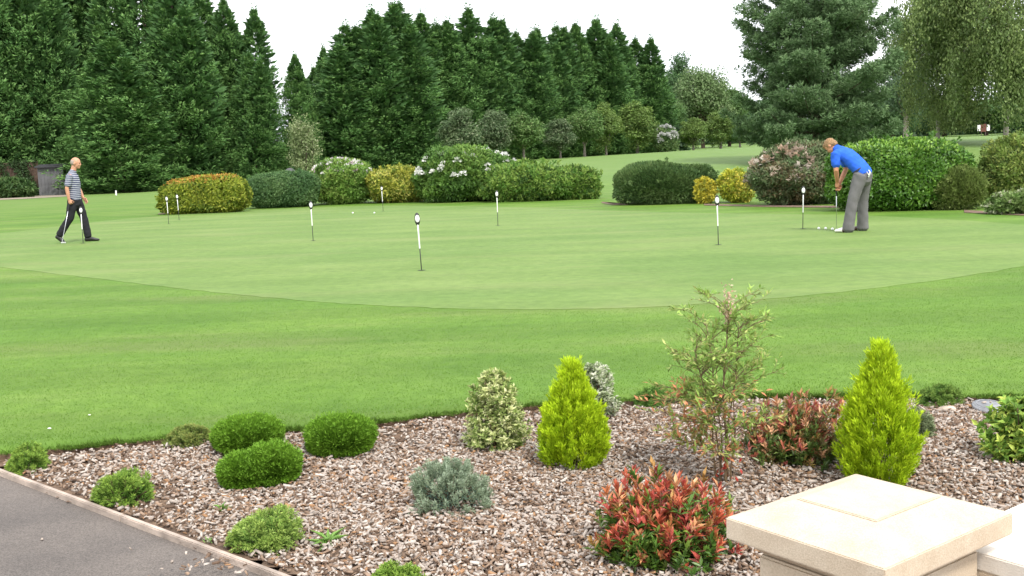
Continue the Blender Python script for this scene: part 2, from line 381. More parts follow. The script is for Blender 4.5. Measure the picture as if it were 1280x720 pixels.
lv.add(np.stack([gx, gy, gz - .001], 1), d, np.stack([r.normal(0, 1, n), r.normal(0, 1, n), r.normal(0, .3, n)], 1), r.uniform(.006, .013, n) * (1 + .5 * (t_ < .3)), r.uniform(.0018, .0032, n), C, mid=.3)
# ragged longer blades hanging over the cut edge
n = 26000
gx = r.uniform(-4.2, 4.2, n); tuft = (np.sin(gx * 5.1) + np.sin(gx * 13.7 + 1) + np.sin(gx * 2.2 + 4)) / 3
k = r.random(n) < .62 + .6 * tuft; gx = gx[k]; tuft = tuft[k]; n = len(gx); gy = edge_y(gx) + r.uniform(-.012, .05, n)
d = np.stack([r.normal(0, .5, n), -np.abs(r.normal(.35, .45, n)), r.uniform(.15, 1, n)], 1)
lv.add(np.stack([gx, gy, np.full(n, -.026)], 1), d, np.stack([r.normal(0, 1, n), r.normal(0, 1, n), r.normal(0, .3, n)], 1), r.uniform(.014, .040, n) * (1 + .5 * np.clip(tuft, 0, 1)), r.uniform(.0025, .0045, n), pal[r.choice(3, n)] * r.uniform(.6, 1.1, (n, 1)), mid=.3, droop=.25)
tag(mobj('lawn_grass_blades', lv.mesh('lawn_grass_blades', 1.13), M_GRASS), 'short mown grass blades of the lawn in front of the putting green', 'grass', kind='stuff')
# ================================================================== vegetation
def randu(r, n): return unit(r.normal(0, 1, (n, 3)))
def plumes(lv, r, C, A, LEN, m, spread, eL, eW, col, tipcol=None, fan=.75, jit=.35, back=.0):
    """m narrow leaves around each of the plume axes A that start at C"""
    k = len(C); A = unit(A); LEN = np.broadcast_to(LEN, (k,))
    s = r.random((k, m)) ** .75
    g = randu(r, k * m).reshape(k, m, 3); g -= (g * A[:, None]).sum(-1, keepdims=True) * A[:, None]
    P = C[:, None] + A[:, None] * ((s - back) * LEN[:, None])[..., None] + g * (spread * LEN[:, None] * (1.05 - .75 * s))[..., None]
    D = A[:, None] * (1 - fan * .5) + unit(g) * fan + randu(r, k * m).reshape(k, m, 3) * jit
    c = np.repeat(col[:, None], m, 1) * r.uniform(.82, 1.18, (k, m, 1))
    if tipcol is not None:
        f = np.clip((s - .55) * 1.6, 0, 1)[..., None] * r.random((k, m, 1)); c = c * (1 - f) + np.asarray(tipcol) * f
    n = k * m
    lv.add(P.reshape(n, 3), D.reshape(n, 3), randu(r, n), r.uniform(.6, 1.3, n) * eL, r.uniform(.7, 1.2, n) * eW, c.reshape(n, 3))
def lumps(U, r, k=7, amp=.08, f=3.0):
    K = r.normal(0, f, (k, 3)); ph = r.uniform(0, 6.28, k)
    return 1 + amp * np.sin(U @ K.T + ph).sum(1) / math.sqrt(k) * 1.2

# ---- tall Leyland-type conifers
def leyland_meshes(seed, H, Rr, leaders=3):
    r = rng_(seed); lv = Leaves(); tb = Tubes()
    tb.add([(0, 0, -.3), (0, 0, H * .5), (.1, 0, H * .97)], [Rr * .09, Rr * .05, .02], 7)
    LD = [(0, 0, 1.0)] + [(r.uniform(-.72, .72) * Rr, r.uniform(-.5, .5) * Rr, r.uniform(.84, .985)) for _ in range(leaders - 1)]
    tot = 0
    for lx, ly, hf in LD:
        k = int(1150 / len(LD) * 1.15)
        t = r.random(k) ** 1.02; t[:14] = np.linspace(.86, .985, 14)
        ph = r.uniform(0, 2 * np.pi, k); h = H * hf
        prof = Rr * np.minimum(1, (t + .02) * 5 + .62) * (1 - t ** 2.9) * (1 if lx == 0 else .80)
        prof = np.minimum(prof, Rr * .98)
        lump = 1 + .16 * np.sin(ph * 3 + t * 17 + seed) + .12 * np.sin(ph * 5 - t * 31)
        rad = prof * lump * r.uniform(.62, 1.0, k)
        O = np.stack([np.cos(ph), np.sin(ph), 0 * ph], 1)
        base = np.stack([lx * np.clip(t * 2, 0, 1), ly * np.clip(t * 2, 0, 1), t * h], 1)
        C = base + O * rad[:, None] * .72; C[:, 2] = np.maximum(C[:, 2] - .25, .15)
        A = O * (.95 - .7 * t)[:, None] + np.array([0, 0, 1]) * (.75 + 1.0 * t)[:, None] + r.normal(0, .22, (k, 3))
        LEN = np.clip(prof * .42, .4, 1.0) * r.uniform(.6, 1.4, k)
        tone = np.clip(r.normal(.5, .3, k), 0, 1)[:, None]
        col = np.array([.030, .074, .020]) * (1 - tone) + np.array([.062, .122, .032]) * tone
        plumes(lv, r, C, A, LEN, 40, .32, .23, .075, col, (.090, .145, .045), fan=.8)
        for q in range(3):                                  # leader spire
            z0 = h * (.93 + .03 * q)
            plumes(lv, r, np.array([[lx, ly, z0 - .3]]), np.array([[r.normal(0, .08), r.normal(0, .08), 1.0]]), np.array([1.1]), 40, .22, .26, .08, np.array([[.04, .085, .03]]), fan=.7)
        # inner boughs
        k2 = 1500; t2 = r.random(k2) * .93; ph2 = r.uniform(0, 6.28, k2)
        pr2 = Rr * (1 - t2 ** 2.9) * r.uniform(.1, .60, k2)
        P = np.stack([lx * np.clip(t2 * 2, 0, 1) + np.cos(ph2) * pr2, ly * np.clip(t2 * 2, 0, 1) + np.sin(ph2) * pr2, t2 * h + .1], 1)
        lv.add(P, np.stack([np.cos(ph2), np.sin(ph2), np.full(k2, .5)], 1), randu(r, k2), r.uniform(.4, .7, k2), r.uniform(.2, .36, k2), np.array([.032, .068, .022]))
    return lv.mesh('conifer_crown', 2.0), tb.mesh('conifer_trunk'), H * 1.03
def place_tree(me_crown, me_trunk, H0, name, label, cat, px, top, Y, group=None, wpx=None, w0=None, rz=0.0, bark=None, leaf=None, sink=0.05, zscale=None):
    p = at_y(px, 200, Y); x = p[0]; z = float(terr(x, Y))
    ht = at_y(px, top, Y)[2] - z
    s = ht / H0 if zscale is None else zscale
    t = thing(name, label, cat, (x, Y, z - sink), rz, group)
    c = mobj('crown', me_crown, leaf or M_NEEDLE, t); k = mobj('trunk', me_trunk, bark or M_BARK, t)
    sx = s if wpx is None else wpx * Y / FPX / w0
    for o in (c, k): o.scale = (sx, sx, s)
    return t

LEY = [leyland_meshes(20 + i, 15.0, 2.9, L) for i, L in enumerate((4, 3, 5, 2))]
G1 = 'tall dark conifers behind the walking golfer'
left_row = [  # px, top py, width px, distance, mesh, label
    (-62, -95, 120, 83, 0, 'tall dark conifer half cut off by the left edge of the photo'),
    (-4, -90, 105, 80, 1, 'tall dark conifer standing above the brown fence at the left edge'),
    (52, -90, 95, 82, 2, 'tall dark conifer behind the grey shed, left of the shadowed gap'),
    (104, -90, 96, 89, 0, 'dark conifer in the shadowed gap directly behind the walking golfer'),
    (150, 42, 118, 77, 3, 'shorter pointed conifer standing forward of the tall row, right of the walking golfer'),
    (192, -70, 92, 86, 1, 'tall conifer rising right behind the shorter forward conifer'),
    (228, -35, 100, 80, 2, 'broad dark conifer above the left end of the orange topped hedge'),
    (262, -30, 84, 86, 3, 'tall conifer above the middle of the orange topped hedge'),
    (292, -8, 70, 84, 0, 'last tall conifer of the left row, its tip just below the top of the photo'),
    (320, 62, 60, 81, 1, 'lower conifer closing the right end of the left row')]
for i, (px, top, w, Y, m, lab) in enumerate(left_row):
    me = LEY[m]; place_tree(me[0], me[1], me[2], 'conifer_tree', lab, 'tree', px, top, Y, G1, w * 1.3, 5.6, rz=i * 1.3)
me = LEY[3]; place_tree(me[0], me[1], me[2], 'conifer_tree', 'isolated small dark conifer in the gap between the two conifer rows', 'tree', 376, 64, 83, None, 62, 5.6, rz=.6)
place_tree(LEY[2][0], LEY[2][1], LEY[2][2], 'conifer_tree', 'paler conifer behind the isolated one, left of the second row', 'tree', 412, 55, 99, None, 60, 5.6, rz=2.0)
G2 = 'second row of dark conifers along the fairway'
ordn = ['first', 'second', 'third', 'fourth', 'fifth', 'sixth', 'seventh', 'eighth', 'ninth', 'tenth', 'eleventh', 'twelfth', 'thirteenth', 'fourteenth', 'fifteenth']
second_row = [(440, 26, 76, 86, 2), (474, 8, 74, 88, 0), (506, -2, 76, 89, 2), (534, 12, 66, 92, 1), (566, 22, 66, 93, 3), (592, 6, 72, 95, 0), (622, 18, 62, 97, 2), (650, 36, 60, 100, 1), (676, 32, 56, 102, 0), (700, 28, 54, 104, 2), (724, 26, 54, 106, 3), (750, 20, 56, 108, 2), (774, 26, 54, 110, 0), (797, 44, 48, 113, 1), (815, 76, 42, 115, 2)]
heights = ['wide one beside the isolated conifer', 'with a multiple tip', 'the tallest of the row', 'with a low shoulder', 'slim single tip', 'tall and full', 'with a split tip', 'lower than its neighbours', 'with a thin spire', 'short rounded tip', 'slim single spire', 'tall, with twin tips', 'full crown near the far end', 'stepping down at the far end', 'lowest, closing the far end']
for i, (px, top, w, Y, m) in enumerate(second_row):
    me = LEY[m]; place_tree(me[0], me[1], me[2], 'conifer_tree', f'{ordn[i]} dark conifer from the left in the second row, {heights[i]}', 'tree', px, top, Y, G2, w * 1.55, 5.6, rz=i * 2.1 + .4)

# ---- broadleaf trees
def broadleaf_meshes(seed, H, Rr, trunk_h, cols, leaf=.16, n=13000, nclump=60, egg=1.0, rough=.35, stems=1):
    r = rng_(seed); lv = Leaves(); tb = Tubes()
    cz = trunk_h + (H - trunk_h) * .46; hz = (H - trunk_h) / 2 * 1.05
    U = randu(r, nclump); rr = r.random(nclump) ** .4
    lum = lumps(U, r, 8, .18, 2.2)
    taper = 1 - .35 * egg * np.clip(U[:, 2], 0, 1) * rr
    C = U * (rr * lum)[:, None] * np.array([Rr * .8, Rr * .8, hz * .85]) ; C[:, :2] *= taper[:, None]; C[:, 2] += cz
    for q in range(stems):
        ox, oy = (r.normal(0, .12 * Rr, 2) if stems > 1 else (0, 0))
        tb.add([(ox, oy, -.2), (ox * .8, oy * .8, trunk_h * .6), (ox * 1.3, oy * 1.2, trunk_h * 1.2), (ox * 1.5 + .1, oy, H * .75)], np.array([.028, .022, .018, .006]) * H * (1.0 if stems == 1 else .7), 7)
    for c in C[: nclump // 2]:
        z0 = r.uniform(trunk_h * .85, max(trunk_h, c[2] * .8)); tb.add([(0, 0, min(z0, c[2])), (c[0] * .45, c[1] * .45, (min(z0, c[2]) + c[2]) / 2 + .1), c], [H * .008, H * .006, .01], 5)
    w = r.uniform(.6, 1.4, nclump); idx = r.choice(nclump, n, p=w / w.sum())
    rc = Rr * .34 * r.uniform(.7, 1.25, nclump)
    u = randu(r, n); P = C[idx] + u * (rc[idx] * r.random(n) ** .38)[:, None] * np.array([1.1, 1.1, .8])
    pal = np.array(cols); tone = np.clip(r.normal(.5, .33, nclump), 0, 1)[idx][:, None]
    col = pal[0] * (1 - tone) + pal[1] * tone; col = col * r.uniform(.75, 1.25, (n, 1))
    if len(pal) > 2:
        k = r.random(n) < .10; col[k] = pal[2]
    D = u * .5 + randu(r, n) * .8 + np.array([0, 0, -.25]); Nn = u * .6 + np.array([0, 0, .8]) + randu(r, n) * .6
    lv.add(P, D, Nn, r.uniform(.7, 1.3, n) * leaf, r.uniform(.7, 1.3, n) * leaf * .62, col)
    return lv.mesh('broadleaf_crown'), tb.mesh('broadleaf_trunk'), H
SAP = [broadleaf_meshes(50 + i, 5.0, 1.75, .9, c, .17, 12000, 52, 1.3, stems=1 + (i == 1)) for i, c in enumerate((
    [(.045, .092, .024), (.075, .130, .036), (.12, .16, .06)],
    [(.052, .085, .038), (.082, .115, .052), (.15, .17, .10)],
    [(.060, .105, .026), (.10, .150, .035), (.13, .17, .05)]))]
G3 = 'young trees with pale trunks in front of the second conifer row'
young = [(577, 130, 66, 80, 1, 'silvery bushy young tree, leftmost in front of the second conifer row'),
         (619, 133, 54, 85, 1, 'grey green young tree behind the right end of the large white flowered bush'),
         (655, 131, 58, 87, 0, 'young tree with an upright trunk standing above the loose green shrub'),
         (700, 145, 48, 90, 1, 'low round young tree, smallest before the dark conifers'),
         (731, 124, 54, 94, 0, 'broad young tree with a slim pale trunk, mid row'),
         (758, 128, 50, 97, 2, 'yellowish young tree to the right of the broad one'),
         (797, 127, 62, 100, 2, 'bright green conical young tree with a clear trunk near the far end of the row'),
         (826, 158, 40, 104, 2, 'small bright young tree beside the white flowering bush'),
         (867, 147, 46, 110, 2, 'rounded young tree right of the white flowering bush'),
         (901, 139, 54, 114, 2, 'young tree with a straight pale trunk at the edge of the big pine'),
         (925, 150, 40, 122, 0, 'dim young tree half hidden behind the left side of the big pine')]
for i, (px, top, w, Y, m, lab) in enumerate(young):
    me = SAP[m]; place_tree(me[0], me[1], 5.0, 'young_tree', lab, 'tree', px, top, Y, G3, w, 3.6, rz=i * 1.7, bark=M_PALEBARK, leaf=M_LEAF)
BIG = [broadleaf_meshes(70 + i, 12.0, 4.4, 2.0, c, .34, 19000, 80, .7) for i, c in enumerate((
    [(.042, .085, .024), (.068, .118, .034)], [(.066, .108, .040), (.100, .146, .058), (.13, .16, .08)], [(.034, .072, .026), (.052, .096, .034)]))]
G4 = 'distant broadleaf trees beyond the fairway'
far = [(846, 70, 62, 150, 2, 'dark round distant tree just right of the second conifer row'),
       (879, 76, 80, 140, 1, 'pale grey green distant tree against the white sky'),
       (838, 118, 60, 128, 0, 'lower distant tree behind the small white flowering bush'),
       (912, 100, 70, 145, 0, 'distant tree showing left of the big pine'),
       (975, 110, 90, 160, 2, 'distant tree hidden low behind the big pine'),
       (1062, 118, 90, 165, 0, 'distant tree low between the big pine and the birches'),
       (1115, 112, 80, 150, 2, 'dark distant tree below the grey green tree'),
       (1180, 120, 90, 170, 2, 'distant tree seen through the gap between the two birch trunks'),
       (1232, 122, 90, 160, 0, 'distant tree behind the right birch trunk'),
       (1285, 118, 90, 165, 2, 'distant tree at the right edge under the birch'),
       (752, 110, 80, 150, 2, 'distant tree behind the far end of the second conifer row')]
for i, (px, top, w, Y, m, lab) in enumerate(far):
    me = BIG[m]; place_tree(me[0], me[1], 12.0, 'broadleaf_tree', lab, 'tree', px, top, Y, G4, w, 9.4, rz=i * .9, leaf=M_LEAF)
# grey green tree and the shrubs before the conifers
me = broadleaf_meshes(90, 12, 3.2, 2.5, [(.05, .085, .045), (.082, .122, .066)], .26, 15000, 80, 1.2)
place_tree(me[0], me[1], 12, 'broadleaf_tree', 'tall grey green tree between the big pine and the birch', 'tree', 1132, 24, 98, None, 84, 7.0, bark=M_PALEBARK, leaf=M_LEAF)
me = broadleaf_meshes(91, 4, 1.7, .35, [(.085, .12, .045), (.15, .18, .085), (.24, .25, .15)], .15, 7000, 40, 1.0, stems=3)
place_tree(me[0], me[1], 4, 'variegated_shrub', 'pale variegated shrub at the foot of the isolated small conifer', 'shrub', 381, 147, 74, None, 56, 3.5, leaf=M_LEAF)
# far wood: one mass under and behind the trees on the right
r = rng_(95); lv = Leaves(); n = 44000
gx = r.uniform(-20, 130, n); gy = r.uniform(185, 205, n); hh = 7 + 2.5 * np.sin(gx * .21) + 1.5 * np.sin(gx * .53 + 1)
gz = r.random(n) * hh - .3
lv.add(np.stack([gx, gy - 2.0 * (gz < hh * .7), terr(gx, gy) + gz], 1), randu(r, n), randu(r, n), r.uniform(.6, 1.2, n), r.uniform(.4, .8, n), np.array([.032, .06, .026]) * r.uniform(.7, 1.4, (n, 1)))
tag(mobj('distant_wood', lv.mesh('distant_wood'), M_LEAF), 'dark distant wood closing the view behind the fairway trees', 'wood', kind='stuff')
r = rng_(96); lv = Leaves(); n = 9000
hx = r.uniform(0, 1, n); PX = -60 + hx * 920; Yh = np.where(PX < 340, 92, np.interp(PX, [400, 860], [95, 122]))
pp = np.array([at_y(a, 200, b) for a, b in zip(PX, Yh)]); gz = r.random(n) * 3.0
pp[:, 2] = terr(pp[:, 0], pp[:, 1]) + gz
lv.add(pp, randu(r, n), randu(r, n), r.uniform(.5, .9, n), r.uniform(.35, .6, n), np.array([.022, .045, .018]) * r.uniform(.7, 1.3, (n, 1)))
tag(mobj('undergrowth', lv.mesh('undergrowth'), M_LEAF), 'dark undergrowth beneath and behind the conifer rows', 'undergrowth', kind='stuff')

# ---- big pine
def pine_meshes(seed, H, Rr):
    r = rng_(seed); lv = Leaves(); tb = Tubes()
    tb.add([(0, 0, -.3), (.05, 0, H * .35), (-.1, .05, H * .7), (0, 0, H)], [.30, .24, .13, .02], 9)
    z = 1.0
    while z < H * .97:
        t = z / H; nb = int(r.integers(6, 9)) if t < .85 else 5; ph0 = r.uniform(0, 6.28)
        for b in range(nb):
            ph = ph0 + b * 6.283 / nb + r.normal(0, .25)
            ln = Rr * (1 - t) ** .5 * (min(1, .82 + t)) * r.uniform(.62, 1.2)
            if ln < .5: ln = .5
            o = np.array([math.cos(ph), math.sin(ph), 0]); s = np.linspace(0, 1, 6)
            rise = (.02 + .5 * t) * ln; zz = z + rise * s + .12 * ln * s ** 3 - .22 * ln * s * (1 - s) * (1 - t)
            pts = o[None] * (ln * s)[:, None]; pts[:, 2] = zz
            tb.add(pts, np.linspace(.055, .012, 6) * (1.2 - .6 * t), 5)
            nc = max(10, int(ln * 16)); ss = r.uniform(.15, 1.0, nc) ** .75
            side = np.array([-o[1], o[0], 0]); lat = r.normal(0, 1, nc) * .22 * ln * (1.05 - ss * .6)
            C = o[None] * (ln * ss)[:, None] + side[None] * lat[:, None]
            C[:, 2] = np.interp(ss, s, zz) + np.abs(r.normal(0, .09, nc))
            A = o[None] * .75 + np.array([0, 0, .7]) + r.normal(0, .3, (nc, 3)) + side[None] * (lat / ln)[:, None]
            tone = r.random((nc, 1)); col = np.array([.036, .068, .026]) * (1 - tone) + np.array([.064, .105, .044]) * tone
            plumes(lv, r, C, A, r.uniform(.32, .6, nc), 38, .42, .24, .058, col, (.105, .150, .072), fan=.95, jit=.4)
        z += r.uniform(.60, .88) * (1.15 - .4 * t)
    return lv.mesh('pine_crown', 1.9), tb.mesh('pine_trunk'), H
me = pine_meshes(101, 13.5, 5.3)
place_tree(me[0], me[1], 13.5, 'pine_tree', 'huge blue green pine with layered boughs rising behind the golfer in blue', 'tree', 1018, -92, 62, rz=.4)

# ---- birches with hanging twigs
def birch_meshes(seed, H, Rr, strings=330, sweep=0.0):
    r = rng_(seed); lv = Leaves(); tb = Tubes()
    main = np.array([(0, 0, -.2), (.08, 0, H * .2), (-.1 + sweep, .1, H * .45), (sweep * 1.6, 0, H * .75), (sweep * 2, 0, H)])
    tb.add(main, [.15, .125, .085, .05, .015], 8)
    tips = []
    for b in range(44):
        t = r.uniform(.16, .95); ph = r.uniform(0, 6.28); ln = Rr * (1 - .55 * abs(t - .45)) * r.uniform(.6, 1.1)
        p0 = np.array([np.interp(t * H, main[:, 2], main[:, i]) for i in range(3)]); o = np.array([math.cos(ph), math.sin(ph), 0])
        p1 = p0 + o * ln * .4 + np.array([0, 0, ln * .55]); p2 = p0 + o * ln * .8 + np.array([0, 0, ln * .75]); p3 = p0 + o * ln + np.array([0, 0, ln * .55])
        tb.add([p0, p1, p2, p3], [.06, .045, .028, .01], 5)
        for _ in range(strings // 44):
            s = r.uniform(.2, 1); q = p1 * max(0, 1 - 2 * s) + p2 * (1 - abs(2 * s - 1)) + p3 * max(0, 2 * s - 1) + r.normal(0, .6, 3); tips.append(q)
    n = 0
    for q in tips:
        Ls = min(r.uniform(.6, 2.6) + (r.random() < .2) * 1.6, max(.6, q[2] - 1.1)); m = int(Ls * 34); s = r.random(m)
        drift = r.normal(0, .22, 3); P = q + np.stack([drift[0] * s, drift[1] * s, -Ls * s], 1) + r.normal(0, .2, (m, 3))
        tone = r.random(); col = np.array([.052, .082, .026]) * (1 - tone) + np.array([.100, .130, .042]) * tone
        lv.add(P, np.stack([r.normal(0, .5, m), r.normal(0, .5, m), -np.ones(m)], 1), randu(r, m), r.uniform(.13, .22, m), r.uniform(.07, .12, m), col * r.uniform(.75, 1.25, (m, 1)))
    return lv.mesh('birch_crown', 2.1), tb.mesh('birch_trunk'), H
me = birch_meshes(111, 13, 4.8, 1500, .25)
place_tree(me[0], me[1], 13, 'birch_tree', 'weeping birch with a pale trunk nearest the right edge of the photo', 'tree', 1256, -120, 72, rz=.3, bark=M_BIRCH, leaf=M_LEAF)
me = birch_meshes(112, 11, 3.1, 900, -.1)
place_tree(me[0], me[1], 11, 'birch_tree', 'birch with drooping twigs whose trunk stands above the right end of the big laurel', 'tree', 1172, -10, 77, rz=1.2, bark=M_BIRCH, leaf=M_LEAF)

# ---- clipped and rounded shrubs
def dome(lv, r, n, w, d, h, e=2.4, amp=.07, lf=2.6, leaf=(.07, .04), pal=None, out=.3, up=.25, jit=.7, depth=.30, zc=.42, mode='broad', new=None, newz=.72, newmix=.8, low=.02, band=None):
    U = randu(r, n); U[:, 2] = np.where(r.random(n) < .34, -np.abs(U[:, 2]), np.abs(U[:, 2]))
    rad = (np.abs(U) ** e).sum(1) ** (-1 / e); lum = lumps(U, r, 9, amp, lf) * lumps(U, r, 9, amp * .6, lf * 2.6)
    S = np.stack([np.full(n, w / 2), np.full(n, d / 2), np.where(U[:, 2] > 0, h * (1 - zc), h * zc)], 1)
    f = 1 - depth * r.random(n) ** 2.2; core = r.random(n) < .2; f = np.where(core, r.uniform(.3, .85, n), f)
    Q = U * (rad * lum)[:, None]; P = Q * f[:, None] * S; P[:, 2] += h * zc
    P[:, 2] = np.maximum(P[:, 2], low)
    Nn = unit(np.sign(Q) * np.abs(Q) ** (e - 1) / S)
    if mode == 'broad': D = randu(r, n) * jit + np.array([0, 0, up]) + Nn * out; NN = Nn + randu(r, n) * .55
    else: D = Nn * out + np.array([0, 0, up]) + randu(r, n) * jit; NN = randu(r, n)
    pal = np.asarray(pal); k = len(pal)
    nz = lumps(U, r, 8, .5, 5.0) - .5
    ci = np.clip(((nz * .6 + r.random(n) * .75) * k / 1.35).astype(int), 0, k - 1); c = pal[ci] * r.uniform(.8, 1.2, (n, 1))
    if new is not None:
        tz = P[:, 2] / h; m = (r.random(n) < newmix * sstep(newz, newz + .16, tz + r.normal(0, .05, n))) & (f > .86); c[m] = np.asarray(new) * r.uniform(.75, 1.25, (m.sum(), 1))
    big = np.where(core, 1.9, 1.0); lv.add(P, D, NN, r.uniform(.7, 1.3, n) * leaf[0] * big, r.uniform(.7, 1.3, n) * leaf[1] * big * np.where(core & (mode == 'shoot'), 1.8, 1), c)
def _surf(r, m, w, d, h, e, zc, zmin):
    U = randu(r, m * 6); U[:, 2] = np.abs(U[:, 2]); rad = (np.abs(U) ** e).sum(1) ** (-1 / e); Q = U * rad[:, None]
    P = Q * np.array([w / 2, d / 2, h * (1 - zc)]) * 1.02; P[:, 2] += h * zc
    return P[P[:, 2] > h * zmin][:m]
def stems_mesh(r, k, w, h, rad=.012):
    tb = Tubes()
    for _ in range(k):
        a = r.uniform(0, 6.28); b = r.uniform(.1, .38) * w
        tb.add([(math.cos(a) * .06 * w, math.sin(a) * .06 * w, -.05), (math.cos(a) * b * .6, math.sin(a) * b * .6, h * .3), (math.cos(a) * b, math.sin(a) * b, h * .62)], [rad, rad * .8, rad * .4], 5)
    return tb.mesh('stems')
def flower_parts(t, P, size, cols, seed):
    rr = rng_(seed); mes = []
    for c in cols:
        for _ in range(2):
            m = 16; u = randu(rr, m); u[:, 2] = np.abs(u[:, 2]); fl = Leaves(); fl.add(u * size * .28, u, randu(rr, m), size * .6, size * .45, np.asarray(c) * rr.uniform(.85, 1.1, (m, 1))); mes.append(fl.mesh('flower_head', 1.15)); mes[-1].materials.append(M_PETAL)
    for q in P:
        o = link(bpy.data.objects.new('flower_head', mes[rr.integers(len(mes))]), t); o.location = Vector([float(v) for v in q]); o.rotation_euler = (rr.normal(0, .3), rr.normal(0, .3), rr.uniform(0, 6.28)); s = float(rr.uniform(.6, 1.3)); o.scale = (s, s, s)
def shrub(name, label, cat, l, rgt, base, top, n, pal, leaf, depth_ratio=.8, mat=None, seed=0, group=None, z0=0.0, stems=7, flowers=None, sub=None, rz=0.0, dd=None, tilt=0.0, stray=70, **kw):
    """a rounded bush seen between the columns l and rgt, foot at row base"""
    f0 = on_z((l + rgt) / 2, base, z0); W = (rgt - l) * f0[1] / FPX; dp = (W * depth_ratio) if dd is None else dd
    Yc = f0[1] + dp * .42; c = f0 * (Yc / f0[1]); W = (rgt - l) * Yc / FPX
    zt = float(terr(c[0], Yc)) + z0 if z0 == 0 else z0
    H = at_y((l + rgt) / 2, top, Yc)[2] - zt
    W *= .93; H *= .955
    t = thing(name, label, cat, (c[0], Yc, zt), rz, group); r = rng_(1000 + seed); lv = Leaves()
    if sub is None: dome(lv, r, n, W, dp, H, leaf=leaf, pal=pal, **kw)
    else:
        for (ox, oy, ws, hs, share) in sub:
            l2 = Leaves(); dome(l2, r, int(n * share), W * ws, dp * ws, H * hs, leaf=leaf, pal=pal, **kw)
            for v in l2.V: v[..., 0] += ox * W; v[..., 1] += oy * dp
            lv.V += l2.V; lv.C += l2.C
    if stray:
        P = _surf(r, stray, W * .9, dp * .9, H * .93, kw.get('e', 2.4), .42, .3); U = unit(P - np.array([0, 0, H * .35])) + np.array([0, 0, .35]) + r.normal(0, .25, P.shape)
        plumes(lv, r, P, U, r.uniform(.06, .2, len(P)) * max(.7, H), 20, .16, leaf[0], leaf[1], np.asarray(pal)[r.choice(min(3, len(pal)), len(P))], fan=.6)
    if tilt:
        for v in lv.V: v[..., 2] *= 1 + tilt * v[..., 0] / (W / 2)
    mobj('foliage', lv.mesh('foliage'), mat or M_LEAF, t)
    mobj('stems', stems_mesh(r, stems, min(W, dp), H, max(.004, .012 * H)), M_STEM, t)
    if flowers:
        k, zmin, size, cols = flowers[:4]; side = flowers[4] if len(flowers) > 4 else None
        P = _surf(rng_(3000 + seed), k * 3, W * 1.0, dp, H, kw.get('e', 2.4), .42, zmin)
        if side: P = P[(P[:, 0] > side[0] * W) & (P[:, 0] < side[1] * W)]
        flower_parts(t, P[:k], size, cols, 4000 + seed)
    return t
GB = 'shrubs along the back of the putting green'
shrub('hedge', 'clipped yellow green hedge with orange new growth on top, left end of the shrub border', 'hedge', 198, 313, 267, 220, 30000,
      [(.098, .135, .016), (.14, .172, .020), (.18, .198, .026), (.07, .105, .014)], (.085, .05), .42, seed=1, tilt=.10, stray=25, group=GB, e=3.6, amp=.045, depth=.22, new=(.26, .14, .03), newz=.84, newmix=.75, zc=.35)
shrub('hedge', 'clipped dark green hedge between the orange topped hedge and the white flowered shrubs', 'hedge', 306, 402, 260, 213, 27000,
      [(.036, .078, .026), (.055, .105, .036), (.08, .135, .048)], (.075, .035), .55, seed=2, tilt=.04, stray=25, group=GB, e=3.2, amp=.03, depth=.22, zc=.35)
shrub('flowering_shrub', 'light green shrub with white blossom on top, beside the clipped dark hedge', 'shrub', 388, 470, 256, 198, 20000,
      [(.07, .13, .025), (.10, .175, .032), (.14, .20, .045)], (.10, .05), .9, seed=3, group=GB, amp=.10, flowers=(80, .70, .15, [(.62, .60, .58), (.68, .66, .62), (.60, .48, .52)]))
shrub('yellow_shrub', 'low yellow variegated shrub between the two white flowered shrubs', 'shrub', 455, 540, 254, 209, 17000,
      [(.16, .18, .025), (.25, .25, .045), (.09, .125, .02), (.32, .30, .08)], (.10, .055), .8, seed=4, group=GB, amp=.08)
shrub('flowering_shrub', 'largest rounded green shrub dotted with white flowers in the middle of the border', 'shrub', 520, 652, 253, 186, 30000,
      [(.045, .095, .02), (.068, .13, .026), (.10, .165, .034)], (.12, .055), .75, seed=5, group=GB, amp=.08, e=2.8, flowers=(100, .50, .16, [(.66, .65, .62), (.7, .7, .66)]))
shrub('spreading_shrub', 'loose spreading green shrub sloping down to the gap in the border', 'shrub', 600, 754, 252, 202, 28000,
      [(.055, .115, .020), (.085, .155, .028), (.13, .19, .04), (.04, .08, .018)], (.13, .05), .6, seed=6, group=GB, amp=.10, sub=[(-.17, 0, .66, 1.0, .55), (.14, -.02, .62, .85, .45), (.33, -.05, .34, .5, .2)], e=2.4)
shrub('round_shrub', 'dark olive dome shaped shrub right of the gap in the border', 'shrub', 764, 902, 256, 202, 36000,
      [(.038, .072, .022), (.055, .095, .028), (.075, .115, .038)], (.075, .028), .75, seed=7, group=GB, amp=.05, e=2.7, mode='shoot', out=.8, up=.35, jit=.55, sub=[(-.06, 0, .86, 1.0, .7), (.24, .05, .5, .9, .35)])
shrub('golden_shrub', 'small golden shrub in front of the dark dome shaped shrub', 'shrub', 869, 895, 255, 223, 5000,
      [(.30, .27, .03), (.38, .33, .05), (.15, .16, .025)], (.07, .045), .8, seed=8, group=GB, amp=.12)
shrub('golden_shrub', 'rounded golden yellow shrub standing alone right of the dark dome', 'shrub', 898, 941, 254, 212, 9000,
      [(.25, .27, .03), (.34, .33, .045), (.15, .19, .025), (.37, .32, .06)], (.07, .045), .9, seed=9, group=GB, amp=.08)
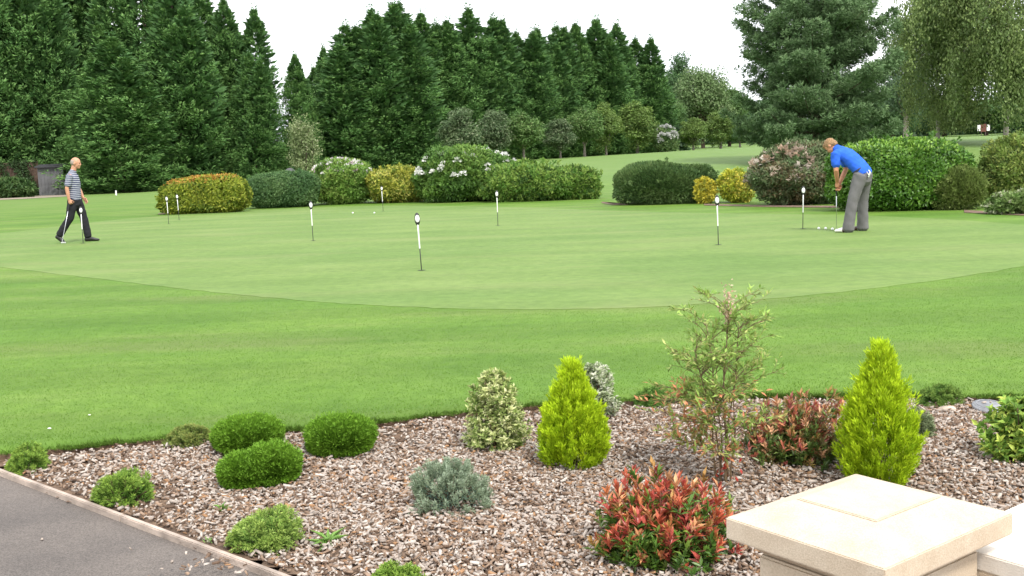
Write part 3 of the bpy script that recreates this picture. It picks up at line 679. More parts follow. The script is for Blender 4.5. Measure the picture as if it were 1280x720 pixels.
shrub('faded_flower_shrub', 'grey brown shrub with faded pinkish flower heads behind the golfer in blue', 'shrub', 936, 1062, 257, 183, 26000,
      [(.060, .095, .036), (.078, .112, .048), (.10, .115, .058), (.10, .082, .042)], (.10, .04), .7, seed=10, group=GB, amp=.12, e=2.4, flowers=(100, .40, .22, [(.40, .31, .25), (.46, .38, .31), (.36, .26, .19), (.50, .44, .38)]))
shrub('laurel', 'large glossy bright green laurel behind the golfer in blue', 'shrub', 1038, 1212, 264, 171, 50000,
      [(.036, .088, .011), (.052, .118, .015), (.082, .160, .023)], (.088, .044), .62, mat=M_GLOSS, seed=11, group=GB, amp=.06, e=3.0, depth=.3, new=(.15, .25, .04), newz=.78, newmix=.6)
shrub('olive_shrub', 'low olive green shrub in front of the right end of the laurel', 'shrub', 1164, 1230, 263, 206, 12000,
      [(.07, .10, .024), (.095, .13, .032), (.12, .15, .045)], (.07, .022), .8, seed=12, group=GB, amp=.07, mode='shoot', out=.6, up=.6, jit=.5)
shrub('round_shrub', 'yellowish green rounded shrub at the right edge beyond the putting green', 'shrub', 1222, 1330, 258, 172, 26000,
      [(.07, .11, .022), (.10, .145, .03), (.15, .18, .045), (.05, .08, .02)], (.085, .036), .7, seed=13, group=GB, amp=.09, sub=[(0, 0, 1, 1, .8), (-.25, -.1, .5, .75, .3)])
shrub('white_flecked_plant', 'low white flecked plant under the right edge shrub', 'plant', 1240, 1312, 268, 243, 6000,
      [(.07, .12, .03), (.10, .15, .045), (.09, .13, .04), (.26, .27, .18)], (.08, .05), .6, seed=14, group=GB, amp=.15)
# shrub with white flowers far along the fairway, low bush by the fence
p_ = at_y(833, 188, 99); wb = thing('flowering_shrub', 'distant white flowering bush among the young trees at the far end of the fairway', 'shrub', (p_[0], 99, float(terr(p_[0], 99))))
lv = Leaves(); dome(lv, rng_(15), 3500, 2.1, 1.8, 2.2, leaf=(.2, .11), pal=[(.05, .09, .03), (.08, .12, .04)], amp=.12); mobj('foliage', lv.mesh('foliage'), M_LEAF, wb); mobj('stems', stems_mesh(rng_(16), 5, 1.6, 2.2, .03), M_STEM, wb)
rr = rng_(17); P = _surf(rr, 22, 2.1, 1.8, 2.2, 2.4, .42, .35); flower_parts(wb, P, .42, [(.42, .42, .40)], 18)
shrub('low_shrub', 'low green shrub in front of the brown fence at the left edge', 'shrub', -22, 44, 248.5, 224, 5000,
      [(.03, .062, .018), (.05, .088, .026)], (.2, .12), .5, seed=16, dd=2.0, z0=0.001, amp=.12, depth=.6)
# dark bark strip under the border
r = rng_(77)
M_BARKMULCH = simple('border_soil', (.15, .10, .07), .95, var=.5, scale=12, bump=.8, bscale=60)
for bpx in ([(198, 268.2), (220, 267), (250, 265.4)], [(752, 254), (766, 256.5), (785, 256.5)], [(880, 257), (960, 259), (1050, 260)], [(1205, 266), (1250, 268.5), (1310, 271)]):
    front = [on_z(a, b, 0)[:2] for a, b in bpx]; back_ = [p * ((np.linalg.norm(p) + .9) / np.linalg.norm(p)) for p in front]
    sheet('border_soil', [(p[0], p[1], .010) for p in front] + [(p[0], p[1], .010) for p in back_[::-1]], M_BARKMULCH)
# ================================================================== plants of the flower bed
GBED = 'small plants in the wood chip bed'
def bed_spot(l, rgt, base, top, frac=.5):
    """foot point, width and height of a bed plant seen between columns l..rgt, its foot at row base"""
    c0 = on_z((l + rgt) / 2, base, BED); W = (rgt - l) * c0[1] / FPX
    Yc = c0[1] + W * .5 * frac; c = c0 * 1.0
    c = EYE + (c0 - EYE) * (Yc / c0[1]); x = c[0]; W = (rgt - l) * Yc / FPX
    z = float(bed_z(x, Yc)); H = at_y((l + rgt) / 2, top, Yc)[2] - z
    return x, Yc, z, W, H
def bed_thing(name, label, cat, l, rgt, base, top, group=GBED, frac=.5):
    x, y, z, W, H = bed_spot(l, rgt, base, top, frac)
    return thing(name, label, cat, (x, y, z), 0, group), W, H
# clipped green balls
PAL_BALL = [(.058, .125, .009), (.070, .145, .011), (.085, .165, .014)]
def ball(label, l, rgt, base, top, seed, sub=None):
    t, W, H = bed_thing('dwarf_shrub', label, 'shrub', l, rgt, base, top, frac=.7); r = rng_(seed); lv = Leaves()
    for (ox, oy, ws, hs) in (sub or [(0, 0, 1, 1)]):
        l2 = Leaves(); dome(l2, r, 34000 if not sub else 24000, W * ws, W * ws * .92, H * hs, e=2.35, amp=.022, lf=3.0, leaf=(.020, .0048), pal=PAL_BALL, out=.95, up=.35, jit=.38, depth=.20, zc=.45, mode='shoot', low=.0)
        for v in l2.V: v[..., 0] += ox * W; v[..., 1] += oy * W
        lv.V += l2.V; lv.C += l2.C
        # short upright sprays break the outline
        P = _surf(r, 330, W * ws, W * ws * .92, H * hs, 2.35, .45, .25) * .97; A = unit(P - np.array([0, 0, H * .3])) + np.array([0, 0, .45])
        l3 = Leaves(); plumes(l3, r, P, A, r.uniform(.018, .035, len(P)), 12, .30, .016, .004, np.asarray(PAL_BALL)[r.choice(3, len(P))], (.13, .24, .03), fan=.6)
        for v in l3.V: v[..., 0] += ox * W; v[..., 1] += oy * W
        lv.V += l3.V; lv.C += l3.C
    mobj('foliage', lv.mesh('foliage'), M_NEEDLE, t); mobj('stems', stems_mesh(r, 9, W * .8, H, .004), M_STEM, t)
ball('neat round green dwarf shrub nearest the lawn edge, directly behind the double mounded one', 271, 353, 574, 524, 201)
ball('double mounded green dwarf shrub lying wide on the wood chips', 280, 375, 613, 560, 202, [(-.21, -.05, .60, .80), (.16, .04, .68, 1.0)])
ball('neat round green dwarf shrub standing alone right of the other clipped mounds', 385, 469, 575, 523, 203)

# loose little heathers
def heather(label, l, rgt, base, top, seed, n=150, pal=None, tip=(.17, .23, .035), spread=.95, name='heather'):
    t, W, H = bed_thing(name, label, 'plant', l, rgt, base, top); r = rng_(seed); lv = Leaves(); tb = Tubes()
    pal = np.asarray(pal if pal is not None else [(.055, .115, .018), (.085, .155, .024), (.12, .19, .035)])
    u = randu(r, n); u[:, 2] = np.abs(u[:, 2]) ** .8; u = unit(u); irr = lumps(u, r, 6, .13, 2.4)
    TIP = u * irr[:, None] * np.array([W / 2, W / 2 * .9, H * .97]); B = TIP * np.array([.35, .35, .15])
    A = TIP - B + np.array([0, 0, H * .25]); ln = np.linalg.norm(TIP - B, axis=1)
    plumes(lv, r, B + (TIP - B) * .25, TIP - B, ln * .75, 95, .14, .017, .0038, pal[r.choice(len(pal), n)], tip, fan=.75, jit=.3)
    for b, q in zip(B[:60], TIP[:60]): tb.add([b * .2, b, q * .9], [.003, .0025, .001], 4)
    mobj('foliage', lv.mesh('foliage'), M_NEEDLE, t); mobj('stems', tb.mesh('stems'), M_STEM, t)
heather('small bushy heather at the pointed left end of the bed, beside the path', 6, 64, 592, 556, 211)
heather('small spreading heather beside the timber path edging, second from the left', 115, 194, 633, 586, 212)
heather('small dull green heather against the lawn edge left of the clipped mounds', 207, 271, 564, 529, 213, pal=[(.06, .10, .022), (.085, .135, .03), (.11, .15, .04)], tip=(.19, .18, .05))
heather('bright green heather in the foreground, nearest the path edging', 284, 377, 693, 639, 214, 170, pal=[(.06, .12, .02), (.10, .17, .03), (.13, .20, .045)], tip=(.24, .29, .07))
heather('heather cut off by the bottom edge of the photo', 462, 540, 752, 706, 215)
heather('low dark green plant at the lawn edge left of the tall bamboo like shrub', 786, 840, 514, 486, 216, pal=[(.045, .10, .02), (.065, .125, .026)], tip=(.1, .17, .03))
heather('low green plant at the lawn edge right of the second golden conifer', 1140, 1205, 515, 484, 217, pal=[(.055, .11, .022), (.08, .14, .028)], tip=(.14, .19, .04))
heather('grey green little plant half hidden behind the second golden conifer', 1128, 1168, 549, 511, 218, 90, pal=[(.085, .12, .055), (.12, .155, .08)], tip=(.22, .24, .14))
heather('tiny low shoots in the lawn edge just right of the first golden conifer', 560, 580, 523, 512, 219, 30, name='weed_tuft')

# golden conifers
def golden(label, l, rgt, base, top, seed, slim=.93):
    t, W, H = bed_thing('golden_conifer', label, 'conifer', l, rgt, base, top, 'golden conifers in the flower bed', .5); W *= slim; H *= .935; r = rng_(seed); lv = Leaves(); n = 900
    z = r.random(n) ** .9; prof = np.interp(z, [0, .06, .2, .38, .55, .72, .86, 1], [.58, .84, 1, .98, .82, .54, .28, .03])
    ph = r.uniform(0, 6.28, n); rad = W / 2 * prof * r.uniform(.40, .93, n) * (1 + .07 * np.sin(ph * 4 + z * 9) + .05 * np.sin(ph * 7 - z * 23))
    O = np.stack([np.cos(ph), np.sin(ph), 0 * ph], 1); C = O * rad[:, None]; C[:, 2] = z * H * .90 - .012
    A = O * (.62 - .5 * z)[:, None] + np.array([0, 0, 1]) + r.normal(0, .16, (n, 3))
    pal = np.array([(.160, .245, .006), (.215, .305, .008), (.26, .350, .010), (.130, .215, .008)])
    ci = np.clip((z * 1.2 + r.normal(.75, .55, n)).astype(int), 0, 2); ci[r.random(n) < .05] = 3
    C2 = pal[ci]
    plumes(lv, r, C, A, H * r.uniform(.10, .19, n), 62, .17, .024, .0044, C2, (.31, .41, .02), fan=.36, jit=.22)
    k = 46; ph = r.uniform(0, 6.28, k); zz = r.uniform(.55, .97, k); rr = W / 2 * np.interp(zz, [.5, .75, 1], [.62, .32, .03]); O = np.stack([np.cos(ph), np.sin(ph), 0 * ph], 1)
    C = O * rr[:, None]; C[:, 2] = zz * H * .88
    plumes(lv, r, C, O * .16 + np.array([0, 0, 1]) + r.normal(0, .08, (k, 3)), H * r.uniform(.12, .26, k), 40, .075, .026, .0036, pal[r.choice([1, 2], k)], (.32, .42, .04), fan=.3, jit=.15)
    mobj('foliage', lv.mesh('foliage'), M_NEEDLE, t); tb = Tubes(); tb.add([(0, 0, -.03), (0, 0, H * .5), (0, 0, H * .9)], [.014, .008, .002], 6); mobj('trunk', tb.mesh('trunk'), M_STEM, t)
golden('teardrop shaped golden yellow dwarf conifer in the middle of the bed', 674, 762, 594, 446, 221)
golden('taller golden yellow dwarf conifer right behind the stone pillar', 1045, 1154, 614, 424, 222, .84)

# blue dwarf spruce
t, W, H = bed_thing('blue_spruce', 'dwarf blue grey spruce spreading low on the wood chips', 'conifer', 506, 622, 645, 574)
r = rng_(231); lv = Leaves(); tb = Tubes(); n = 230
u = randu(r, n); u[:, 2] = np.abs(u[:, 2]) ** .9; u = unit(u); irr = lumps(u, r, 6, .09, 2.2) * r.uniform(.82, 1.04, n)
TIP = u * irr[:, None] * np.array([W / 2, W / 2 * .9, H * .80]); TIP[:, 2] += H * .20 * np.clip(u[:, 2], 0.15, 1)
A = unit(u * .75 + np.array([0, 0, .6])); B = TIP - A * .055
tone = r.random((n, 1)); col = np.array([.098, .136, .080]) * (1 - tone) + np.array([.155, .192, .125]) * tone
plumes(lv, r, B, A, np.full(n, .06), 95, .17, .015, .0030, col, (.22, .26, .20), fan=.75, jit=.2)
P = np.repeat(TIP, 11, 0); k = len(P); P = P * r.uniform(.3, .85, (k, 1)); lv.add(P, randu(r, k), randu(r, k), .02, .004, np.array([.06, .10, .075]))
for b in B[:120]: tb.add([b * .08, b * .5 + np.array([0, 0, .01]), b], [.005, .003, .002], 4)
mobj('foliage', lv.mesh('foliage'), M_NEEDLE, t); mobj('stems', tb.mesh('stems'), M_STEM, t)

# rosette shrubs: red pieris, variegated shrubs
def rosettes(lv, r, TIP, A, m, L, W, col_fn, open_=.8, droop=.12, ring=True):
    k = len(TIP); A = unit(A); g = randu(r, k * m).reshape(k, m, 3); g -= (g * A[:, None]).sum(-1, keepdims=True) * A[:, None]; g = unit(g)
    s = r.random((k, m)); P = TIP[:, None] - A[:, None] * (s * L * 1.3)[..., None]
    D = g * (open_ * (.5 + .7 * s))[..., None] + A[:, None] * (1.05 - .8 * s)[..., None]
    N = A[:, None] * 1.0 - g * .4 + randu(r, k * m).reshape(k, m, 3) * .25
    lv.add(P.reshape(-1, 3), D.reshape(-1, 3), N.reshape(-1, 3), r.uniform(.65, 1.25, k * m) * L, r.uniform(.75, 1.2, k * m) * W, col_fn(s, k, m).reshape(-1, 3), fold=.22, droop=droop, mid=.5)
def pieris(label, l, rgt, base, top, seed, n, L, W_, warm, green, share, tall=1.0):
    t, W, H = bed_thing('red_leaf_shrub', label, 'shrub', l, rgt, base, top, 'red leaved shrubs in the flower bed'); H *= .84; r = rng_(seed); lv = Leaves(); tb = Tubes()
    u = randu(r, n); u[:, 2] = np.abs(u[:, 2]) ** .75; u = unit(u); irr = lumps(u, r, 6, .11, 2.4) * np.where(r.random(n) < .10, r.uniform(1.0, 1.18, n), r.uniform(.55, 1.0, n))
    TIP = u * irr[:, None] * np.array([W / 2, W / 2 * .85, H * .93]); TIP[:, 2] = np.maximum(TIP[:, 2], .02)
    A = u * .55 + np.array([0, 0, 1.1]) + r.normal(0, .25, (n, 3)); hot = r.random(n) < np.clip(share * (.12 + 1.25 * TIP[:, 2] / H) * (irr > .62), 0, .93)
    wp, gp_ = np.asarray(warm), np.asarray(green); wi = wp[r.choice(len(wp), n)]; gi = gp_[r.choice(len(gp_), n)]
    def cf(s, k, m):
        f = (hot[:, None] & (s < .75))[..., None]; c = np.where(f, wi[:, None], gi[:, None]) * r.uniform(.72, 1.3, (k, m, 1))
        mixm = (r.random((k, m, 1)) < .15) & f; return np.where(mixm, wp[r.choice(len(wp), (k, m))], c)
    rosettes(lv, r, TIP, A, 13, L, W_, cf, .62)
    for q in TIP[: n // 3]: tb.add([q * np.array([.12, .12, 0]), q * np.array([.5, .5, .45]), q], [.005, .004, .002], 4)
    mobj('foliage', lv.mesh('foliage', 1.25), M_GLOSS, t); mobj('stems', tb.mesh('stems'), M_REDSTEM, t)
WARM = [(.42, .105, .055), (.46, .175, .075), (.30, .055, .040), (.48, .25, .12), (.38, .085, .065), (.30, .17, .05)]
pieris('red and orange leaved shrub in the foreground beside the stone pillar', 738, 918, 710, 586, 241, 560, .043, .0125, WARM, [(.06, .125, .02), (.085, .165, .025), (.13, .20, .035)], .86)
pieris('orange and green leaved shrub by the lawn edge, left of the taller golden conifer', 922, 1060, 583, 480, 242, 620, .038, .0115, [(.42, .14, .08), (.46, .22, .10), (.34, .10, .085), (.50, .29, .16), (.28, .20, .06)], [(.065, .115, .022), (.10, .16, .035), (.13, .18, .05), (.17, .15, .05)], .85)
def variegated(label, l, rgt, base, top, seed, n, L, W_, cols, wts, prof, name='variegated_shrub'):
    t, W, H = bed_thing(name, label, 'shrub', l, rgt, base, top); r = rng_(seed); lv = Leaves(); tb = Tubes(); cols = np.asarray(cols)
    z = r.random(n); pr = np.interp(z, *prof); ph = r.uniform(0, 6.28, n); rad = W / 2 * pr * r.random(n) ** .45 * (1 + .16 * np.sin(ph * 3 + z * 8 + seed))
    TIP = np.stack([np.cos(ph) * rad, np.sin(ph) * rad, z * H * .95 + .02], 1); A = np.stack([np.cos(ph) * .6, np.sin(ph) * .6, np.full(n, .9)], 1) + r.normal(0, .25, (n, 3))
    base_i = r.choice(len(cols), n, p=wts)
    def cf(s, k, m):
        ci = np.where(r.random((k, m)) < .6, base_i[:, None], r.choice(len(cols), (k, m), p=wts)); return cols[ci] * r.uniform(.8, 1.2, (k, m, 1))
    rosettes(lv, r, TIP, A, 12, L, W_, cf, 1.0, .2)
    for q in TIP[:40]: tb.add([q * np.array([.2, .2, 0]), q * np.array([.6, .6, .5]), q], [.005, .004, .002], 4)
    mobj('foliage', lv.mesh('foliage'), M_LEAF, t); mobj('stems', tb.mesh('stems'), M_STEM, t)
CREAM = [(.16, .21, .06), (.28, .31, .13), (.40, .41, .22), (.09, .14, .035)]
variegated('cream and green variegated shrub left of the teardrop golden conifer', 577, 664, 568, 464, 251, 700, .028, .0125, CREAM, [.30, .35, .22, .13], ([0, .15, .4, .7, .9, 1], [.85, 1, .88, .68, .42, .16]))
variegated('grey white variegated shrub peeping out behind the teardrop golden conifer', 716, 774, 528, 457, 252, 450, .026, .011, [(.16, .20, .10), (.30, .33, .22), (.44, .45, .36), (.09, .13, .05)], [.3, .35, .2, .15], ([0, .2, .6, .9, 1], [.7, 1, .9, .6, .3]))
variegated('yellow green leafy plant at the right edge of the bed', 1226, 1330, 582, 497, 253, 230, .045, .020, [(.10, .18, .03), (.17, .25, .045), (.32, .38, .08), (.08, .14, .03)], [.28, .32, .26, .14], ([0, .2, .6, .9, 1], [.8, 1, .85, .55, .3]), name='leafy_plant')

# tall airy bamboo like shrub
def airy():
    c0 = on_z(906, 606, BED); z = float(bed_z(c0[0], c0[1])); t = thing('heavenly_bamboo', 'tall airy bamboo like shrub with thin brown stems rising above the lawn edge', 'shrub', (c0[0], c0[1], z), 0, GBED)
    r = rng_(261); lv = Leaves(); tb = Tubes(); sc = c0[1] / FPX; H = at_y(906, 366, c0[1])[2] - z
    def spray(p, d, ln, n, L, W, cols, dens=1.0):
        """one branched leaf spray"""
        d = unit(np.asarray(d, float)); s = np.linspace(0, 1, 6); pts = p + d * (ln * s)[:, None]; pts[:, 2] += ln * (.25 * s - .38 * s ** 2)
        tb.add(pts, np.linspace(.0022, .0007, 6), 4)
        for j in range(n):
            q = r.uniform(.2, 1); o = np.array([np.interp(q, s, pts[:, i]) for i in range(3)]); sd = unit(np.cross(d, [0, 0, 1])) * r.choice([-1, 1]); dd = unit(d * .7 + sd * .8 + r.normal(0, .35, 3)); l2 = ln * .38 * r.uniform(.5, 1.1)
            tb.add([o, o + dd * l2], [.0012, .0005], 3); m = int(9 * dens)
            ss = r.uniform(.15, 1.05, m); P = o + dd * (ss * l2)[:, None]; c = np.asarray(cols)[r.choice(len(cols), m)]
            lv.add(P, dd + randu(r, m) * .8 + np.array([0, 0, .1]), np.array([0, 0, 1.]) + randu(r, m) * .5, r.uniform(.7, 1.3, m) * L, r.uniform(.8, 1.2, m) * W, c * r.uniform(.75, 1.25, (m, 1)))
    up = [(.15, .23, .05), (.19, .27, .065), (.24, .26, .09), (.12, .20, .04)]; low = [(.17, .21, .055), (.24, .19, .07), (.13, .19, .04), (.34, .14, .07)]; pink = [(.46, .33, .25), (.40, .25, .18), (.50, .40, .32)]
    for i, (bx, by, tx, ty, hh) in enumerate([(0, 0, .02, 0, 1), (-.02, .02, -.07, .03, .86), (.015, .025, .09, .05, .84), (-.035, -.01, -.13, -.02, .74), (.03, -.015, .05, -.05, .62), (-.01, .03, -.02, .08, .7)]):
        s = np.linspace(0, 1, 9); pts = np.stack([bx + (tx - bx) * s ** 1.6 + .008 * np.sin(s * 9 + i), by + (ty - by) * s ** 1.6, hh * H * s], 1); pts[0, 2] = -.03
        tb.add(pts, np.linspace(.0062, .0016, 9) * (1.15 if i == 0 else .85), 6)
        for q in np.concatenate([r.uniform(.5, .97, 12), r.uniform(.2, .45, 2)]):
            o = np.array([np.interp(q, s, pts[:, k]) for k in range(3)]); a = r.uniform(0, 6.28)
            spray(o, (math.cos(a), math.sin(a), .75), r.uniform(.13, .25) * (1.1 - .4 * abs(q - .6)), 5, .030, .0095, up, 1.0)
    for _ in range(20):                                # lower, redder sprays reaching to the left
        a = r.uniform(2.2, 4.4) if r.random() < .6 else r.uniform(0, 6.28); zz = r.uniform(.14, .46) * H
        spray(np.array([r.normal(-.01, .02), r.normal(0, .02), zz]), (math.cos(a), math.sin(a), .45), r.uniform(.16, .36), 7, .036, .0115, low, 1.0)
    P = np.array([.022, 0, H * .93]) + r.normal(0, 1, (150, 3)) * np.array([.016, .016, .045])
    fl = Leaves(); fl.add(P, randu(r, 150) + np.array([0, 0, .5]), randu(r, 150), .016, .009, np.asarray(pink)[r.choice(3, 150)])
    mobj('foliage', lv.mesh('foliage'), M_LEAF, t); mobj('stems', tb.mesh('stems'), simple('brown_twig', (.15, .10, .055), .8, var=.4, scale=60), t); mobj('flower_spray', fl.mesh('flower_spray', 1.2), M_PETAL, t)
    g = Leaves(); n = 22; P = np.stack([r.normal(0, .035, n), r.normal(0, .03, n), r.uniform(.0, .12, n)], 1); g.add(P, randu(r, n) + np.array([0, 0, .5]), randu(r, n), .028, .012, np.array([.30, .035, .025])); mobj('red_leaves', g.mesh('red_leaves'), M_LEAF, t)
airy()
# small weeds in the mulch
def weed(label, px, py, seed, n, L):
    c = on_z(px, py, BED); t = bpy.data.objects; lv = Leaves(); r = rng_(seed); a = r.uniform(0, 6.28, n)
    D = np.stack([np.cos(a), np.sin(a), r.uniform(.25, 1.1, n)], 1); lv.add(np.zeros((n, 3)) + r.normal(0, .006, (n, 3)), D, np.array([0, 0, 1.]) + r.normal(0, .3, (n, 3)), r.uniform(.6, 1.2, n) * L, L * .16, np.array([.10, .18, .04]) * r.uniform(.8, 1.3, (n, 1)), droop=.3)
    o = mobj('weed', lv.mesh('weed'), M_LEAF); o.location = (c[0], c[1], float(bed_z(c[0], c[1])) + .012); tag(o, label, 'weed', 'weeds in the wood chips')
weed('pale little weed in the chips left of the foreground heather', 276, 637, 301, 26, .05)
weed('star shaped weed lying in the chips right of the foreground heather', 413, 681, 302, 22, .085)
weed('tiny weed beside the timber edging, below the foreground heather', 262, 682, 303, 12, .03)
weed('grass tuft growing out of the cut lawn edge left of the dull green heather', 200, 548, 304, 40, .06)

# stones
M_STONEP = simple('pale_pebble', (.42, .34, .27), .8, var=.35, scale=30); M_STONED = simple('dark_pebble', (.09, .07, .06), .8, var=.4, scale=30)
def pebble(label, px, py, s, mat, seed):
    c = on_z(px, py, BED); bm = bmesh.new(); bmesh.ops.create_icosphere(bm, subdivisions=3, radius=s); r = rng_(seed); K = r.normal(0, 1.2 / s, (5, 3)); ph = r.uniform(0, 6, 5)
    for v in bm.verts:
        f = 1 + .09 * sum(math.sin(float(np.dot(K[i], v.co)) + ph[i]) for i in range(5)); v.co = Vector((v.co.x * f * 1.25, v.co.y * f, v.co.z * f * .62))
    o = bobj('stone', bm, mat, smooth=True); o.location = (c[0], c[1], float(bed_z(c[0], c[1])) + s * .45); tag(o, label, 'stone', 'stones in the bed')
pebble('pale pebble at the left lawn edge', 157, 559, .022, M_STONEP, 1); pebble('dark pebble at the left lawn edge, left of the pale one', 111, 563, .020, M_STONED, 2); pebble('brown stone in front of the low plant near the round grey cover', 1183, 518, .030, M_STONEP, 3)
# round grey cover
c = on_z(1237, 505, -.03); c[1] = float(edge_y(c[0])) - .125; t = thing('drain_cover', 'round grey cover lying on the chips at the lawn edge on the right', 'cover', (c[0], c[1], -.045))
M_SLATE = simple('grey_cover', (.21, .215, .23), .6, var=.3, scale=25, bump=.3)
bm = bmesh.new(); bmesh.ops.create_cone(bm, cap_ends=True, segments=48, radius1=.10, radius2=.096, depth=.03); bmesh.ops.bevel(bm, geom=[e for e in bm.edges if e.calc_face_angle(0) > .8], offset=.006, segments=3, affect='EDGES')
o = bobj('lid', bm, M_SLATE, t, True); o.rotation_euler = (R(7), R(3), 0)
tb = Tubes(); a = np.linspace(0, 2 * np.pi, 49); tb.add(np.stack([.074 * np.cos(a), .074 * np.sin(a), np.full(49, .016)], 1), np.full(49, .004), 6); o = mobj('raised_ring', tb.mesh('raised_ring'), M_SLATE, t); o.rotation_euler = (R(7), R(3), 0)

# ================================================================== stone pillar and low wall
M_STONE, snt, sb, _so = new_mat('cast_stone')
def _stone():
    N = snt.nodes.new; L = snt.links.new; tcn = N('ShaderNodeTexCoord')
    a = N('ShaderNodeTexNoise'); a.inputs['Scale'].default_value = 6.5; a.inputs['Detail'].default_value = 8; a.inputs['Roughness'].default_value = .65; L(tcn.outputs['Object'], a.inputs['Vector'])
    ra = N('ShaderNodeValToRGB'); e = ra.color_ramp.elements; e[0].position = .3; e[0].color = (.45, .365, .27, 1); e[1].position = .68; e[1].color = (.57, .49, .385, 1); L(a.outputs['Fac'], ra.inputs['Fac'])
    g = N('ShaderNodeTexNoise'); g.inputs['Scale'].default_value = 220; g.inputs['Detail'].default_value = 4; L(tcn.outputs['Object'], g.inputs['Vector'])
    rg = N('ShaderNodeValToRGB'); e = rg.color_ramp.elements; e[0].position = .3; e[0].color = (.86, .84, .82, 1); e[1].position = .66; e[1].color = (1.08, 1.07, 1.06, 1); L(g.outputs['Fac'], rg.inputs['Fac'])
    m_ = N('ShaderNodeMix'); m_.data_type = 'RGBA'; m_.blend_type = 'MULTIPLY'; m_.inputs[0].default_value = 1; L(ra.outputs[0], m_.inputs[6]); L(rg.outputs[0], m_.inputs[7]); L(m_.outputs[2], sb.inputs['Base Color'])
    sb.inputs['Roughness'].default_value = .85; sb.inputs['Specular IOR Level'].default_value = .2
    bp_ = N('ShaderNodeBump'); bp_.inputs['Strength'].default_value = .25; bp_.inputs['Distance'].default_value = .004; L(g.outputs['Fac'], bp_.inputs['Height']); L(bp_.outputs[0], sb.inputs['Normal'])
_stone()
ZC = .40
cL, cF, cR, cB = [on_z(*p, ZC) for p in ((906, 646), (1101, 711), (1271, 642), (1071, 593))]
cc = (cL + cF + cR + cB) / 4; ux = unit(((cF - cL) + (cR - cB))[:2]); uy = np.array([-ux[1], ux[0]])
lx = (np.linalg.norm((cF - cL)[:2]) + np.linalg.norm((cR - cB)[:2])) / 2; ly = (np.linalg.norm((cR - cF)[:2]) + np.linalg.norm((cB - cL)[:2])) / 2
pil = thing('stone_pillar', 'cream stone pillar with a bevelled cap in the right foreground', 'pillar', (cc[0], cc[1], BED - .05), math.atan2(ux[1], ux[0]))
zb = BED - .05
def ring_solid(rings, bevel=.004):
    """a closed solid from (half x, half y, z) rectangles"""
    bm = bmesh.new(); rows = []
    for hx, hy, z in rings: rows.append([bm.verts.new((sx * hx, sy * hy, z - zb)) for sx, sy in ((-1, -1), (1, -1), (1, 1), (-1, 1))])
    for a_, b__ in zip(rows[:-1], rows[1:]):
        for i in range(4): bm.faces.new((a_[i], a_[(i + 1) % 4], b__[(i + 1) % 4], b__[i]))
    bm.faces.new(rows[0][::-1]); bm.faces.new(rows[-1])
    if bevel: bmesh.ops.bevel(bm, geom=bm.edges[:], offset=bevel, segments=2, affect='EDGES')
    return bm
hx, hy = lx / 2, ly / 2
bobj('cap', ring_solid([(hx - .012, hy - .012, ZC - .064), (hx, hy, ZC - .058), (hx, hy, ZC), (hx * .50, hy * .50, ZC + .050), (hx * .496, hy * .496, ZC + .048), (hx * .490, hy * .490, ZC + .048), (hx * .487, hy * .487, ZC + .0525)], .0025), M_STONE, pil)
bobj('neck', ring_solid([(hx - .075, hy - .075, ZC - .104), (hx - .050, hy - .050, ZC - .084), (hx - .040, hy - .040, ZC - .0645)], .003), M_STONE, pil)
bobj('shaft', ring_solid([(hx - .062, hy - .062, zb), (hx - .062, hy - .062, ZC - .1045)], .006), M_STONE, pil)
# low wall: leaves the pillar's far right face, running away to the right
ang = math.atan2(ux[1], ux[0])
wl = thing('low_wall', 'pale low stone wall joining the right side of the pillar', 'wall', (cc[0], cc[1], zb), ang)
def boxm(x0, x1, y0, y1, z0, z1, bevel=.004):
    bm = bmesh.new(); bmesh.ops.create_cube(bm, size=1, matrix=Matrix.Translation(((x0 + x1) / 2, (y0 + y1) / 2, (z0 + z1) / 2 - zb)) @ Matrix.Diagonal((x1 - x0, y1 - y0, z1 - z0, 1)))
    if bevel: bmesh.ops.bevel(bm, geom=bm.edges[:], offset=bevel, segments=2, affect='EDGES')
    return bm
M_STONE_PALE = simple('pale_cast_stone', (.66, .61, .54), .85, var=.12, scale=9, bump=.2, bscale=220)
bobj('coping', boxm(.055, hx + .10, hy - .059, hy + 1.3, ZC - .165, ZC - .115), M_STONE_PALE, wl)
bobj('wall', boxm(.085, hx + .06, hy - .059, hy + 1.3, zb, ZC - .1655), M_STONE, wl)
# ================================================================== fence, shed, gravel, markers
M_FENCE = simple('brown_fence_boards', (.075, .048, .034), .9, var=.4, scale=2.5, bump=.3, bscale=20); M_SHED = simple('grey_boards', (.105, .105, .11), .85, var=.25, scale=2.0, bump=.2, bscale=20)
M_ROOF = simple('dark_roofing', (.04, .04, .045), .8, var=.3, scale=3)
a = at_y(-40, 240, 76.5); b = at_y(49, 240, 77.5); ft = thing('wooden_fence', 'brown boarded fence at the left edge under the tall conifers', 'fence', (a[0], a[1], float(terr(a[0], a[1]))), math.atan2(b[1] - a[1], b[0] - a[0]))
fl_ = float(np.linalg.norm((b - a)[:2])); bm = bmesh.new(); x = 0.0
while x < fl_ - .1:
    bmesh.ops.create_cube(bm, size=1, matrix=Matrix.Translation((x + .07, random.uniform(-.008, .008), 1.25 + random.uniform(-.02, .02))) @ Matrix.Diagonal((.135, .022, 2.4, 1))); x += .145
bobj('boards', bm, M_FENCE, ft)
for i in range(4):
    bm = bmesh.new(); bmesh.ops.create_cube(bm, size=1, matrix=Matrix.Translation((fl_ * i / 3, .09, 1.2)) @ Matrix.Diagonal((.1, .1, 2.6, 1))); bobj('post', bm, M_FENCE, ft)
